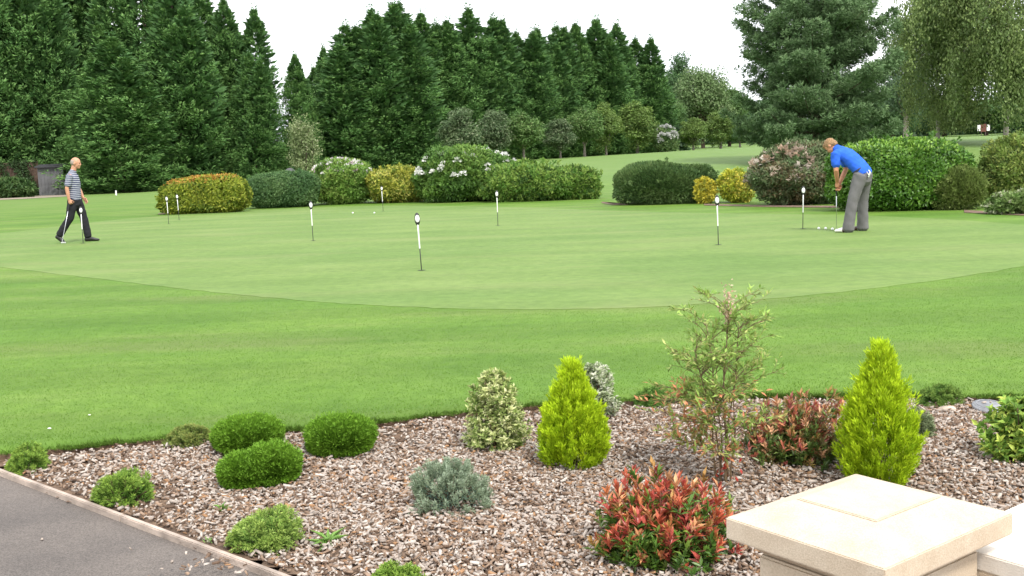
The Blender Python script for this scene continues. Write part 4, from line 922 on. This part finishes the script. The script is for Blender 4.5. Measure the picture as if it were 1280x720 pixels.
iv = thing('ivy', 'dark ivy creeping up the brown boarded fence at the left edge', 'climber', tuple(ft.location), ft.rotation_euler[2]); r = rng_(411); n = 5200; lv = Leaves()
ix_ = r.uniform(0, fl_, n); iz_ = r.random(n) ** 1.3 * 2.6; k = (np.sin(ix_ * 1.9 + 1) + np.sin(ix_ * 4.3 + iz_ * 2.1) + .9 * (iz_ > 2.1) + .7 * (iz_ < .6) + r.normal(0, .35, n)) > .35; ix_, iz_ = ix_[k], iz_[k]; n = len(ix_)
lv.add(np.stack([ix_, -.06 - .10 * r.random(n), iz_ + .03], 1), randu(r, n) - np.array([0, .3, .4]), np.array([0, -1., .4]) + r.normal(0, .5, (n, 3)), r.uniform(.1, .2, n), r.uniform(.09, .16, n), np.array([.032, .06, .02]) * r.uniform(.7, 1.4, (n, 1))); mobj('foliage', lv.mesh('foliage', 1.2), M_LEAF, iv)
tb = Tubes()
for x_ in np.linspace(.3, fl_ - .3, 7): tb.add([(x_, -.03, -.05), (x_ + .15, -.04, .9), (x_ - .1, -.04, 1.7), (x_ + .1, -.04, 2.3)], [.02, .016, .012, .006], 5)
mobj('stems', tb.mesh('stems'), M_STEM, iv)
a = at_y(49, 241, 76.0); b = at_y(80, 240, 76.4); sl = float(np.linalg.norm((b - a)[:2]))
sh = thing('garden_shed', 'grey boarded shed front between the brown fence and the walking golfer', 'shed', (a[0], a[1], float(terr(a[0], a[1]))), math.atan2(b[1] - a[1], b[0] - a[0]))
bm = bmesh.new(); x = 0.0
while x < sl - .05:
    bmesh.ops.create_cube(bm, size=1, matrix=Matrix.Translation((x + .11, 0, 1.02)) @ Matrix.Diagonal((.20, .03, 2.05, 1))); x += .215
bmesh.ops.create_cube(bm, size=1, matrix=Matrix.Translation((sl / 2, .9, 1.0)) @ Matrix.Diagonal((sl, 1.7, 2.0, 1))); bobj('wall', bm, M_SHED, sh)
bm = bmesh.new(); bmesh.ops.create_cube(bm, size=1, matrix=Matrix.Translation((sl / 2, .85, 2.12)) @ Matrix.Rotation(R(5), 4, 'X') @ Matrix.Diagonal((sl + .3, 2.2, .07, 1))); bobj('roof', bm, M_ROOF, sh)
M_GRAVEL = simple('pale_gravel', (.26, .215, .165), .9, var=.25, scale=4)
gpts = [at_y(px, 240, Yg) for px, Yg in ((-60, 66), (30, 67), (84, 69.5), (98, 72), (84, 75.6), (20, 76), (-60, 76))]
sheet('gravel_path', [(p[0], p[1], float(terr(p[0], p[1])) + .02) for p in gpts], M_GRAVEL)
M_WHITE = simple('white_paint', (.72, .72, .70), .5); M_BLACK = simple('black_plastic', (.018, .018, .02), .45); M_STEEL = simple('chrome_steel', (.62, .62, .63), .22, metal=1.0)
def marker(label, px, base, Y, h, mat):
    p = at_y(px, base, Y); bm = bmesh.new()
    bmesh.ops.create_cone(bm, cap_ends=True, segments=12, radius1=.05, radius2=.045, depth=h); bmesh.ops.bevel(bm, geom=[e for e in bm.edges if e.calc_face_angle(0) > .8], offset=.012, segments=2, affect='EDGES')
    o = bobj('marker_post', bm, mat); o.location = (p[0], p[1], float(terr(p[0], p[1])) + h / 2); tag(o, label, 'post')
marker('short white marker post on the grass before the conifers, right of the walking golfer', 145, 240, 66, .32, M_WHITE)
bld = at_y(362, 215, 72); bm = bmesh.new(); bmesh.ops.create_icosphere(bm, subdivisions=3, radius=.42)
for v in bm.verts:
    n_ = math.sin(v.co.x * 4 + 1) * .06 + math.sin(v.co.y * 5.2 + v.co.z * 3) * .06; v.co = Vector((v.co.x * (1 + n_) * 1.1, v.co.y * (1 + n_), v.co.z * (1 + n_) * 1.25))
o = bobj('boulder', bm, simple('grey_rock', (.10, .10, .105), .9, var=.4, scale=3, bump=.5, bscale=9), smooth=True); o.location = (bld[0], bld[1], float(terr(bld[0], bld[1])) + .3); tag(o, 'grey boulder at the foot of the pale variegated shrub behind the hedges', 'boulder')
# distant tee sign far right
p = at_y(1229, 176, 96); ts = thing('tee_sign', 'tiny dark red sign board with white panels far off under the right birch', 'sign', (p[0], p[1], float(terr(p[0], p[1]))))
bm = bmesh.new(); bmesh.ops.create_cube(bm, size=1, matrix=Matrix.Translation((0, 0, .75)) @ Matrix.Diagonal((.5, .06, .7, 1))); bmesh.ops.bevel(bm, geom=bm.edges[:], offset=.02, segments=2, affect='EDGES'); bobj('board', bm, simple('dull_red', (.12, .04, .03), .7), ts)
for s in (-1, 1):
    bm = bmesh.new(); bmesh.ops.create_cone(bm, cap_ends=True, segments=10, radius1=.035, radius2=.035, depth=.45, matrix=Matrix.Translation((s * .18, 0, .2))); bobj('leg', bm, M_STONED, ts)
    bm = bmesh.new(); bmesh.ops.create_cube(bm, size=1, matrix=Matrix.Translation((s * .42, -.03, .75)) @ Matrix.Diagonal((.28, .05, .55, 1))); bmesh.ops.bevel(bm, geom=bm.edges[:], offset=.015, segments=2, affect='EDGES'); bobj('panel', bm, M_WHITE, ts)

# ================================================================== putting green pins, cups and balls
GZ = .004
def make_pin():
    t = thing('putting_pin', 'x', 'pin')
    tb = Tubes(); tb.add([(0, 0, -.02), (0, 0, .15), (0, 0, .30)], [.0065] * 3, 10); mobj('rod', tb.mesh('rod'), M_BLACK, t)
    tb = Tubes(); tb.add([(0, 0, .29), (0, 0, .45), (0, 0, .605)], [.0095, .0095, .009], 12); mobj('sleeve', tb.mesh('sleeve'), M_WHITE, t)
    bm = bmesh.new(); bmesh.ops.create_uvsphere(bm, u_segments=20, v_segments=14, radius=1, matrix=Matrix.Translation((0, 0, .675)) @ Matrix.Diagonal((.036, .016, .085, 1))); bobj('head', bm, M_BLACK, t, True)
    bm = bmesh.new(); bmesh.ops.create_uvsphere(bm, u_segments=20, v_segments=14, radius=1, matrix=Matrix.Translation((0, -.008, .68)) @ Matrix.Diagonal((.030, .0125, .052, 1))); bobj('number_plate', bm, M_WHITE, t, True)
    return t
pins = [(527, 338, 'putting pin nearest the camera, in the front middle of the green'), (898, 306, 'putting pin left of the golfer in blue, in front of the golden shrub'),
        (1003.5, 286, 'putting pin beside the row of golf balls, just left of the golfer in blue'), (391.5, 301, 'putting pin in front of the clipped dark green hedge'),
        (622.5, 282, 'putting pin in front of the largest white flowered shrub'), (479, 264, 'putting pin against the low yellow variegated shrub, near two balls'),
        (211, 280, 'nearer of the two putting pins at the left end of the orange topped hedge'), (224, 275, 'farther of the two putting pins, standing close against the orange topped hedge'),
        (104, 304, 'putting pin directly in front of the walking golfer')]
proto = make_pin()
M_HOLE = simple('hole_shadow_liner', (.02, .02, .02), .9); M_HOLE_DISC = simple('hole_shade_disc', (.03, .045, .02), .8)
for i, (px, py, lab) in enumerate(pins):
    o = proto if i == 0 else copy_thing(proto); p = on_z(px, py, GZ); o.location = (p[0], p[1], GZ); o.rotation_euler = (R(random.uniform(-1, 1)), R(random.uniform(-1.2, .8)), math.atan2(-p[0], p[1]) + random.uniform(-.3, .3))
    tag(o, lab, 'pin', 'putting pins on the green')
    if i == 0: o.rotation_euler = (0, R(-2.2), .2)
    bm = bmesh.new(); bmesh.ops.create_circle(bm, cap_ends=True, segments=24, radius=.054); q = bobj('hole', bm, M_HOLE_DISC); q.location = (p[0], p[1], GZ + .004); tag(q, kind='structure')  # flat dark disc: the shade inside the hole, painted on uncut turf
M_BALL = simple('golf_ball', (.8, .8, .79), .35)
def ball_mesh():
    bm = bmesh.new(); bmesh.ops.create_icosphere(bm, subdivisions=4, radius=.0235)
    for v in bm.verts:
        a_, b__ = math.atan2(v.co.y, v.co.x), math.asin(max(-1, min(1, v.co.z / .0235))); v.co *= 1 - .02 * max(0, math.cos(a_ * 14) * math.cos(b__ * 14))
    me = bpy.data.meshes.new('golf_ball'); bm.to_mesh(me); bm.free(); me.polygons.foreach_set('use_smooth', [True] * len(me.polygons)); return me
bme = ball_mesh()
for px, py, lab in [(1023.5, 287, 'white golf ball farthest left in the row by the golfer in blue'), (1032, 287, 'white golf ball in the middle of the row by the golfer in blue'), (1040.5, 287.8, 'white golf ball at the head of the putter'),
                    (441, 267, 'white golf ball lying alone at the back left of the green'), (468, 267, 'white golf ball near the pin by the yellow shrub')]:
    p = on_z(px, py, GZ); o = mobj('golf_ball', bme, M_BALL); o.location = (p[0], p[1], GZ + .022); tag(o, lab, 'ball', 'golf balls on the green')
def fleck(px, py, s):
    p = on_z(px, py, 0); bm = bmesh.new(); bmesh.ops.create_icosphere(bm, subdivisions=2, radius=s, matrix=Matrix.Diagonal((1.4, .8, .5, 1))); return bm, p
for px, py, s, lab in [(112, 521, .006, 'white petal lying on the lawn above the dark pebble'), (62, 538, .008, 'white feather on the lawn near the left edge')]:
    bm, p = fleck(px, py, s); o = bobj('petal', bm, M_WHITE, smooth=True); o.location = (p[0], p[1], .012); tag(o, lab, 'litter')

# ================================================================== people
def ell_tube(bm, pts, rad, side=(0, 1, 0), seg=16):
    """loft of ellipses; rad = (half width along side, half depth) per point, ends closed round"""
    pts = np.asarray(pts, float); rad = np.asarray([(q, q) if np.isscalar(q) else q for q in rad], float); T = unit(np.gradient(pts, axis=0)); rows = []
    P = [pts[0] - T[0] * rad[0].min() * .55] + list(pts) + [pts[-1] + T[-1] * rad[-1].min() * .55]; Rr = [rad[0] * .55] + list(rad) + [rad[-1] * .55]; TT = [T[0]] + list(T) + [T[-1]]
    for p, q, t in zip(P, Rr, TT):
        s = np.asarray(side, float); s = unit(s - t * s.dot(t)); c = np.cross(t, s)
        rows.append([bm.verts.new(Vector(p + s * q[0] * math.cos(a) + c * q[1] * math.sin(a))) for a in np.linspace(0, 2 * np.pi, seg, endpoint=False)])
    for a, b in zip(rows[:-1], rows[1:]):
        for i in range(seg): bm.faces.new((a[i], a[(i + 1) % seg], b[(i + 1) % seg], b[i]))
    bm.faces.new(rows[0][::-1]); bm.faces.new(rows[-1])
def ell(bm, c, r3, rot=None, M=None):
    m = Matrix.Translation(Vector([float(v) for v in c])) @ (rot.to_4x4() if rot is not None else Matrix.Identity(4)) @ Matrix.Diagonal((*r3, 1))
    bmesh.ops.create_uvsphere(bm, u_segments=18, v_segments=12, radius=1, matrix=(M @ m) if M is not None else m)
def melt(name, bm, mat, parent, voxel=.008, smooth=5):
    """join overlapping lofts into one continuous skin"""
    bmesh.ops.recalc_face_normals(bm, faces=bm.faces[:]); me = bpy.data.meshes.new(name + '_lofts'); bm.to_mesh(me); bm.free(); o = bpy.data.objects.new('lofts', me); COL.objects.link(o)
    m = o.modifiers.new('r', 'REMESH'); m.mode = 'VOXEL'; m.voxel_size = voxel; m.use_smooth_shade = True
    s = o.modifiers.new('s', 'SMOOTH'); s.factor = .5; s.iterations = smooth
    dg = bpy.context.evaluated_depsgraph_get(); dg.update(); out = bpy.data.meshes.new_from_object(o.evaluated_get(dg)); out.name = name
    bpy.data.objects.remove(o); bpy.data.meshes.remove(me); out.polygons.foreach_set('use_smooth', [True] * len(out.polygons))
    return mobj(name, out, mat, parent)
def crease(o, amp, seed, k=7, f=26):
    """soft cloth folds"""
    r = rng_(seed); n = len(o.data.vertices); V = np.empty(n * 3, np.float32); o.data.vertices.foreach_get('co', V); V = V.reshape(-1, 3); Nn = np.empty(n * 3, np.float32); o.data.vertices.foreach_get('normal', Nn); Nn = Nn.reshape(-1, 3)
    K = r.normal(0, f, (k, 3)) * np.array([.7, .7, 1.1]); d = np.abs(np.sin(V @ K.T + r.uniform(0, 6.28, k))).mean(1) - .64
    o.data.vertices.foreach_set('co', (V + Nn * (d * amp * 2)[:, None]).astype(np.float32).ravel()); o.data.update()
def head(bm, M):
    """face towards +x; M places it; origin at the centre of the skull, about 0.23 m from chin to crown"""
    ell(bm, (0, 0, .02), (.098, .076, .098), M=M); ell(bm, (.035, 0, -.035), (.064, .060, .078), M=M); ell(bm, (.066, 0, -.088), (.028, .032, .024), M=M)
    ell(bm, (.099, 0, -.020), (.020, .013, .020), M=M); ell(bm, (.092, 0, .005), (.010, .010, .026), M=M); ell(bm, (.084, 0, .022), (.014, .052, .012), M=M)
    ell(bm, (.090, 0, -.056), (.012, .024, .007), M=M); ell(bm, (.089, 0, -.068), (.012, .021, .007), M=M)
    for s in (-1, 1): ell(bm, (-.005, s * .079, -.012), (.020, .010, .032), M=M); ell(bm, (.068, s * .040, -.026), (.024, .018, .022), M=M)
def eyes(M, parent):
    for s in (-1, 1):
        bm = bmesh.new(); ell(bm, (.0835, s * .031, .003), (.009, .012, .008), M=M); bobj('eye', bm, M_EYE, parent, True)
def hand(bm, W, d, n, mirror, curl=1.0, s=1.0):
    """palm and five fingers: W wrist, d along the hand, n palm side; the thumb leaves on the side a * mirror"""
    W, d, n = (np.asarray(v, float) for v in (W, d, n)); d = unit(d); n = unit(n - d * n.dot(d)); a = np.cross(d, n) * mirror
    ell_tube(bm, [W - d * .03 * s, W + d * .02 * s, W + d * .06 * s, W + d * .088 * s], [(.026 * s, .020 * s), (.033 * s, .017 * s), (.040 * s, .016 * s), (.038 * s, .013 * s)], side=a, seg=12)
    for k, (o, ln) in enumerate(((.029, .95), (.010, 1.06), (-.010, 1.0), (-.029, .78))):
        p = W + d * .082 * s + a * o * s; q = [p - d * .02 * s, p]; ang = .25 * curl
        for j, sl in enumerate((.042, .027, .021)):
            ang += (.75, .8, .5)[j] * curl; q.append(q[-1] + (d * math.cos(ang) + n * math.sin(ang)) * sl * ln * s)
        ell_tube(bm, q, [.0095 * s, .0098 * s, .0092 * s, .0085 * s, .007 * s], side=a, seg=8)
    b = W + d * .022 * s + a * .026 * s; q = [b, b + (d * .6 + a * .65 + n * .35) * .032 * s, b + (d * .75 + a * .55 + n * .75) * .060 * s, b + (d * .95 + a * .25 + n * .95) * .082 * s]
    ell_tube(bm, q, [.014 * s, .0125 * s, .0105 * s, .008 * s], side=a, seg=8)
def shoe(bm, heel, yaw, pitch, ln=.285):
    """sole from heel forward; heel = point under the heel; positive pitch lifts the heel"""
    M = Matrix.Translation(Vector([float(v) for v in heel])) @ Matrix.Rotation(yaw, 4, 'Z') @ Matrix.Rotation(pitch, 4, 'Y')
    pts = [(.0, 0, .045), (.05, 0, .052), (.11, 0, .050), (.17, 0, .040), (.23, 0, .030), (.27, 0, .025)]; rad = [(.034, .045), (.037, .052), (.036, .049), (.045, .039), (.046, .029), (.032, .022)]
    P = [tuple(M @ Vector((p[0] * ln / .285, p[1], p[2]))) for p in pts]; sd = (M.to_3x3() @ Vector((0, 1, 0)))
    ell_tube(bm, P, rad, side=tuple(sd), seg=14)
    return M
SKIN = simple('skin', (.48, .245, .155), .55, var=.12, scale=14, spec=.3); SKIN2 = simple('tanned_skin', (.50, .235, .14), .55, var=.12, scale=14, spec=.3); M_EYE = simple('eye', (.03, .02, .015), .3)
def cloth(name, col, var=.15, scale=10, rough=.85): return simple(name, col, rough, var=var, scale=scale, spec=.15, bump=.15, bscale=300)

def putter(label, grip_top, head_pt, fwd, group='putters'):
    g, h = np.asarray(grip_top, float), np.asarray(head_pt, float); t = thing('putter', label, 'golf club', tuple(h), 0, group); d = unit(g - h); Ln = float(np.linalg.norm(g - h)); f = unit(np.asarray(fwd, float))
    tb = Tubes(); tb.add([d * .02, d * .35, d * (Ln - .22)], [.0055, .006, .0075], 10); mobj('shaft', tb.mesh('shaft'), M_STEEL, t)
    tb = Tubes(); tb.add([d * (Ln - .26), d * (Ln - .12), d * Ln], [.0105, .012, .0135], 10); mobj('grip', tb.mesh('grip'), M_BLACK, t)
    bm = bmesh.new(); bmesh.ops.create_cube(bm, size=1, matrix=Matrix.Translation(Vector(f) * .035 + Vector((0, 0, .016))) @ Matrix.Rotation(math.atan2(f[1], f[0]), 4, 'Z') @ Matrix.Diagonal((.115, .026, .027, 1))); bmesh.ops.bevel(bm, geom=bm.edges[:], offset=.006, segments=3, affect='EDGES'); bobj('head', bm, simple('putter_head_metal', (.66, .66, .66), .3, metal=.6), t)
    return t

# ---- walking golfer, facing +x (to the right of the photo), club in the right hand
def walker():
    p = on_z(98, 302.5, GZ); t = thing('person', 'bald golfer in a navy and white striped polo and black trousers walking with a putter', 'person', (p[0], p[1], GZ), math.atan2(-p[0], p[1]) * .35)
    HIP = .925; bm = bmesh.new()
    Mh = Matrix.Translation((.075, 0, 1.655)) @ Matrix.Rotation(R(8), 4, 'Y')
    head(bm, Mh)
    ell_tube(bm, [(.0, 0, 1.42), (.02, 0, 1.50), (.05, 0, 1.60)], [(.062, .062), (.056, .058), (.054, .056)])
    ell_tube(bm, [(-.01, 0, HIP - .04), (.0, 0, 1.08), (.0, 0, 1.25), (-.01, 0, 1.38), (-.005, 0, 1.44)], [(.155, .105), (.148, .105), (.165, .115), (.175, .10), (.10, .07)], seg=20)
    sR, eR, wR = (-.01, -.195, 1.40), (-.075, -.245, 1.135), (-.055, -.235, .905)
    sL, eL, wL = (-.01, .195, 1.40), (.03, .25, 1.14), (.12, .215, .915)
    for s_, e_, w_ in ((sR, eR, wR), (sL, eL, wL)):
        s_, e_, w_ = map(np.asarray, (s_, e_, w_)); ell_tube(bm, [s_ * 1.0, s_ * .5 + e_ * .5, e_, e_ * .6 + w_ * .4, w_], [.052, .047, .040, .040, .027], seg=12)
    hand(bm, wR, (.30, .02, -.95), (.1, 1, 0), 1.0, 1.15); hand(bm, wL, (.62, -.05, -.78), (-.2, -1, -.1), -1.0, .55)
    # legs: right leg behind on its toes, left leg forward
    hR, kR, aR = (-.01, -.09, HIP - .02), (-.11, -.10, .50), (-.36, -.10, .155); hL, kL, aL = (.01, .09, HIP - .02), (.125, .095, .50), (.19, .09, .085)
    for h_, k_, a_ in ((hR, kR, aR), (hL, kL, aL)):
        h_, k_, a_ = map(np.asarray, (h_, k_, a_)); ell_tube(bm, [h_, h_ * .5 + k_ * .5, k_, k_ * .6 + a_ * .4, a_], [.082, .070, .052, .052, .036], seg=12)
    melt('body', bm, SKIN, t, .0075, 3); eyes(Mh, t)
    bm = bmesh.new(); ell(bm, (-.014, 0, .012), (.090, .0795, .085), M=Mh); bmesh.ops.delete(bm, geom=[v for v in bm.verts if (Mh.inverted() @ v.co).z > .055 or (Mh.inverted() @ v.co).x > .012 or (Mh.inverted() @ v.co).z < -.06], context='VERTS'); o = bobj('hair', bm, simple('cropped_grey_hair', (.30, .24, .20), .9, var=.3, scale=200), t, True); o.modifiers.new('s', 'SOLIDIFY').thickness = .006
    bm = bmesh.new()
    ell_tube(bm, [(-.01, 0, .90), (.0, 0, .99), (.005, 0, 1.10), (.0, 0, 1.25), (-.01, 0, 1.36), (-.008, 0, 1.425), (.004, 0, 1.475)], [(.178, .132), (.172, .128), (.168, .126), (.182, .132), (.192, .120), (.135, .092), (.072, .070)], seg=24)
    for s_, e_ in ((sR, eR), (sL, eL)):
        s_, e_ = np.asarray(s_), np.asarray(e_); c0 = s_ * np.array([1, .82, 1]); ell_tube(bm, [c0, s_, s_ * .55 + e_ * .45, s_ * .22 + e_ * .78], [.066, .072, .068, .066], seg=14)
    ell_tube(bm, [(.006, 0, 1.455), (.02, 0, 1.505)], [(.070, .070), (.067, .067)], seg=16)
    st, snt_, sb_, _ = new_mat('striped_polo'); N = snt_.nodes.new; L = snt_.links.new; tcn = N('ShaderNodeTexCoord'); sx = N('ShaderNodeSeparateXYZ'); L(tcn.outputs['Object'], sx.inputs[0])
    mu = N('ShaderNodeMath'); mu.operation = 'MULTIPLY'; mu.inputs[1].default_value = 25; L(sx.outputs['Z'], mu.inputs[0]); fr = N('ShaderNodeMath'); fr.operation = 'FRACT'; L(mu.outputs[0], fr.inputs[0])
    rp = N('ShaderNodeValToRGB'); rp.color_ramp.interpolation = 'CONSTANT'; e = rp.color_ramp.elements; e[0].position = 0; e[0].color = (.026, .034, .085, 1); e[1].position = .62; e[1].color = (.40, .41, .46, 1); L(fr.outputs[0], rp.inputs['Fac']); L(rp.outputs[0], sb_.inputs['Base Color']); sb_.inputs['Roughness'].default_value = .85
    o = melt('polo_shirt', bm, st, t, .009, 3); crease(o, .006, 5)
    bm = bmesh.new(); ell_tube(bm, [(-.01, 0, .78), (-.01, 0, .86), (-.01, 0, .935)], [(.175, .130), (.176, .132), (.168, .124)], seg=24)
    for h_, k_, a_ in ((hR, kR, aR), (hL, kL, aL)):
        h_, k_, a_ = map(np.asarray, (h_, k_, a_)); ell_tube(bm, [h_ + [0, 0, -.01], h_ * .5 + k_ * .5, k_, k_ * .5 + a_ * .5, a_ * .92 + k_ * .08 + [0, 0, -.015]], [(.100, .112), (.092, .098), (.078, .080), (.076, .078), (.068, .075)], seg=16)
    o = melt('trousers', bm, cloth('black_trousers', (.020, .020, .024)), t, .009, 3); crease(o, .009, 6, f=13)
    for hl, pt, yw in (((-.432, -.10, .112), R(42), R(-4)), ((.125, .092, .0), R(0), R(3))):
        bm = bmesh.new(); shoe(bm, hl, yw, pt); melt('shoe', bm, simple('black_leather', (.016, .015, .015), .35), t, .007, 3)
    bpy.context.view_layer.update()
    Mw = t.matrix_world; g = Mw @ Vector((-.035, -.205, .92)); h = on_z(77.5, 304.5, GZ) + np.array([0, 0, .004]); 
    putter('putter swinging at the side of the walking golfer, its white head near the grass', tuple(g), tuple(h), (1, -.25, 0))
walker()

# ---- golfer in blue, facing -x (to the left of the photo), bent over the ball
def bender():
    p = on_z(1068, 289.5, GZ); t = thing('person', 'golfer in a bright blue polo and grey trousers bent over to putt', 'person', (p[0], p[1], GZ), R(180) + math.atan2(-p[0], p[1]) * .9 + R(-24))
    # local frame: +x is where he faces, +y his left (towards the camera)
    hipc = np.array([-.135, 0, .985]); bm = bmesh.new()
    sh = np.array([.255, 0, 1.335]); Mh = Matrix.Translation((.415, 0, 1.445)) @ Matrix.Rotation(R(58), 4, 'Y')
    head(bm, Mh)
    ell_tube(bm, [sh + [-.02, 0, .03], sh + [.06, 0, .06], (.375, 0, 1.425)], [(.064, .064), (.057, .058), (.055, .056)])
    sp = [hipc, hipc + [.06, 0, .09], hipc + [.17, 0, .205], hipc + [.29, 0, .30], sh + [.0, 0, .01]]
    ell_tube(bm, sp, [(.155, .11), (.150, .105), (.168, .115), (.178, .105), (.12, .07)], seg=20)
    arms = []
    for s in (1, -1):
        S = sh + np.array([.0, s * .185, -.035]); E = np.array([.235, s * .20, 1.035]); Wr = np.array([.285, s * .035 - .0, .835 - (.05 if s < 0 else 0)]); arms.append((S, E, Wr))
        ell_tube(bm, [S, S * .5 + E * .5, E, E * .6 + Wr * .4, Wr], [.054, .049, .041, .041, .028], seg=12)
        hand(bm, Wr, (.10, -.12 * s, -.98), (.0, -s * 1.0, 0.0), s * 1.0, 1.1)
    legs = []
    for s in (1, -1):
        H_ = hipc + [0.0, s * .095, -.03]; K = np.array([-.055 + (.02 if s > 0 else -.02), s * .165, .52]); A = np.array([(.02 if s > 0 else -.06), s * .205, .09]); legs.append((H_, K, A))
        ell_tube(bm, [H_, H_ * .5 + K * .5, K, K * .6 + A * .4, A], [.085, .072, .054, .054, .037], seg=12)
    melt('body', bm, SKIN2, t, .0075, 3); eyes(Mh, t)
    bm = bmesh.new(); ell(bm, (-.014, 0, .032), (.106, .086, .100), M=Mh); ell(bm, (-.055, 0, -.02), (.062, .074, .075), M=Mh); ell(bm, (.05, 0, .085), (.055, .062, .035), M=Mh)
    o = melt('hair', bm, simple('fair_brown_hair', (.26, .155, .075), .75, var=.45, scale=60, bump=.5, bscale=150), t, .007, 2)
    Mi = np.array(Mh.inverted()); V = np.array([v.co for v in o.data.vertices]); Lc = V @ Mi[:3, :3].T + Mi[:3, 3]; bm = bmesh.new(); bm.from_mesh(o.data); bm.verts.ensure_lookup_table()
    bmesh.ops.delete(bm, geom=[bm.verts[i] for i in range(len(V)) if (Lc[i, 0] > .045 and Lc[i, 2] < .055) or Lc[i, 2] < -.085 or (Lc[i, 2] < -.01 and Lc[i, 0] > -.0)], context='VERTS'); bm.to_mesh(o.data); bm.free(); crease(o, .006, 9, f=60)
    bm = bmesh.new(); dv = unit(sp[2] - sp[0])
    ell_tube(bm, [hipc + [-.035, 0, -.035], hipc + [.015, 0, .045], sp[1], sp[2], sp[3], sh + [-.005, 0, .015], sh + [.045, 0, .05]], [(.172, .128), (.176, .132), (.172, .130), (.186, .134), (.196, .124), (.135, .092), (.076, .074)], seg=24)
    for S, E, Wr in arms:
        c0 = S * np.array([1, .75, 1]) + [-.02, 0, .02]; ell_tube(bm, [c0, S, S * .55 + E * .45, S * .30 + E * .70], [.075, .080, .077, .076], seg=14)
    ell_tube(bm, [sh + [.03, 0, .04], sh + [.075, 0, .066]], [(.073, .073), (.070, .070)], seg=16)
    o = melt('polo_shirt', bm, cloth('blue_polo', (.028, .115, .58), .12), t, .009, 3); crease(o, .010, 12)
    bm = bmesh.new(); ell_tube(bm, [hipc + [-.0, 0, -.14], hipc + [-.012, 0, -.05], hipc + [.02, 0, .035]], [(.178, .135), (.180, .142), (.172, .128)], seg=24)
    for H_, K, A in legs: ell_tube(bm, [H_ + [-.01, 0, -.01], H_ * .5 + K * .5, K, K * .5 + A * .5, A * .9 + K * .1, A + [0, 0, -.05]], [(.104, .125), (.096, .108), (.086, .090), (.084, .090), (.084, .095), (.080, .102)], seg=16)
    o = melt('trousers', bm, cloth('grey_trousers', (.135, .130, .132), .10), t, .009, 3); crease(o, .007, 14, f=11)
    bm = bmesh.new(); ell_tube(bm, [hipc + [.012, 0, .022], hipc + [.03, 0, .05]], [(.177, .134), (.177, .134)], seg=24); bobj('belt', bm, simple('navy_belt', (.02, .025, .05), .6), t, True)
    sm, nt3, b3, _ = new_mat('two_tone_golf_shoe'); N = nt3.nodes.new; L = nt3.links.new; tcn = N('ShaderNodeTexCoord'); sx = N('ShaderNodeSeparateXYZ'); L(tcn.outputs['Object'], sx.inputs[0]); rp = N('ShaderNodeValToRGB'); rp.color_ramp.interpolation = 'CONSTANT'; e = rp.color_ramp.elements
    e[0].position = 0; e[0].color = (.05, .022, .015, 1); e[1].position = .31; e[1].color = (.05, .022, .015, 1); e.new(.17).color = (.66, .64, .6, 1); e.new(.52).color = (.68, .66, .62, 1)
    mp_ = N('ShaderNodeMath'); mp_.operation = 'MULTIPLY_ADD'; mp_.inputs[1].default_value = 2.6; mp_.inputs[2].default_value = .25; L(sx.outputs['X'], mp_.inputs[0]); L(mp_.outputs[0], rp.inputs['Fac']); L(rp.outputs[0], b3.inputs['Base Color']); b3.inputs['Roughness'].default_value = .4
    for (H_, K, A), yw in zip(legs, (R(6), R(-6))):
        bm = bmesh.new(); shoe(bm, (A[0] - .055, A[1], 0), yw, 0); melt('shoe', bm, sm, t, .007, 3)
    bpy.context.view_layer.update(); Mw = t.matrix_world
    g = Mw @ Vector((.315, -.0, .86)); h = on_z(1045.5, 288.5, GZ) + np.array([0, 0, .003])
    putter('putter held down to the golf ball by the golfer in blue', tuple(g), tuple(h), (.1, -1, 0))
    q = Mw @ Vector((hipc[0] - .15, .11, .93)); gl = thing('golf_glove', 'white golf glove hanging from the back pocket of the golfer in blue', 'glove', tuple(q), t.rotation_euler[2])
    bm = bmesh.new(); hand(bm, (0, 0, .0), (-.35, 0, -.9), (1, 0, 0), 1.0, .5, .62); melt('glove', bm, M_WHITE, gl, .006, 2); gl.rotation_euler[0] = R(180)
bender()
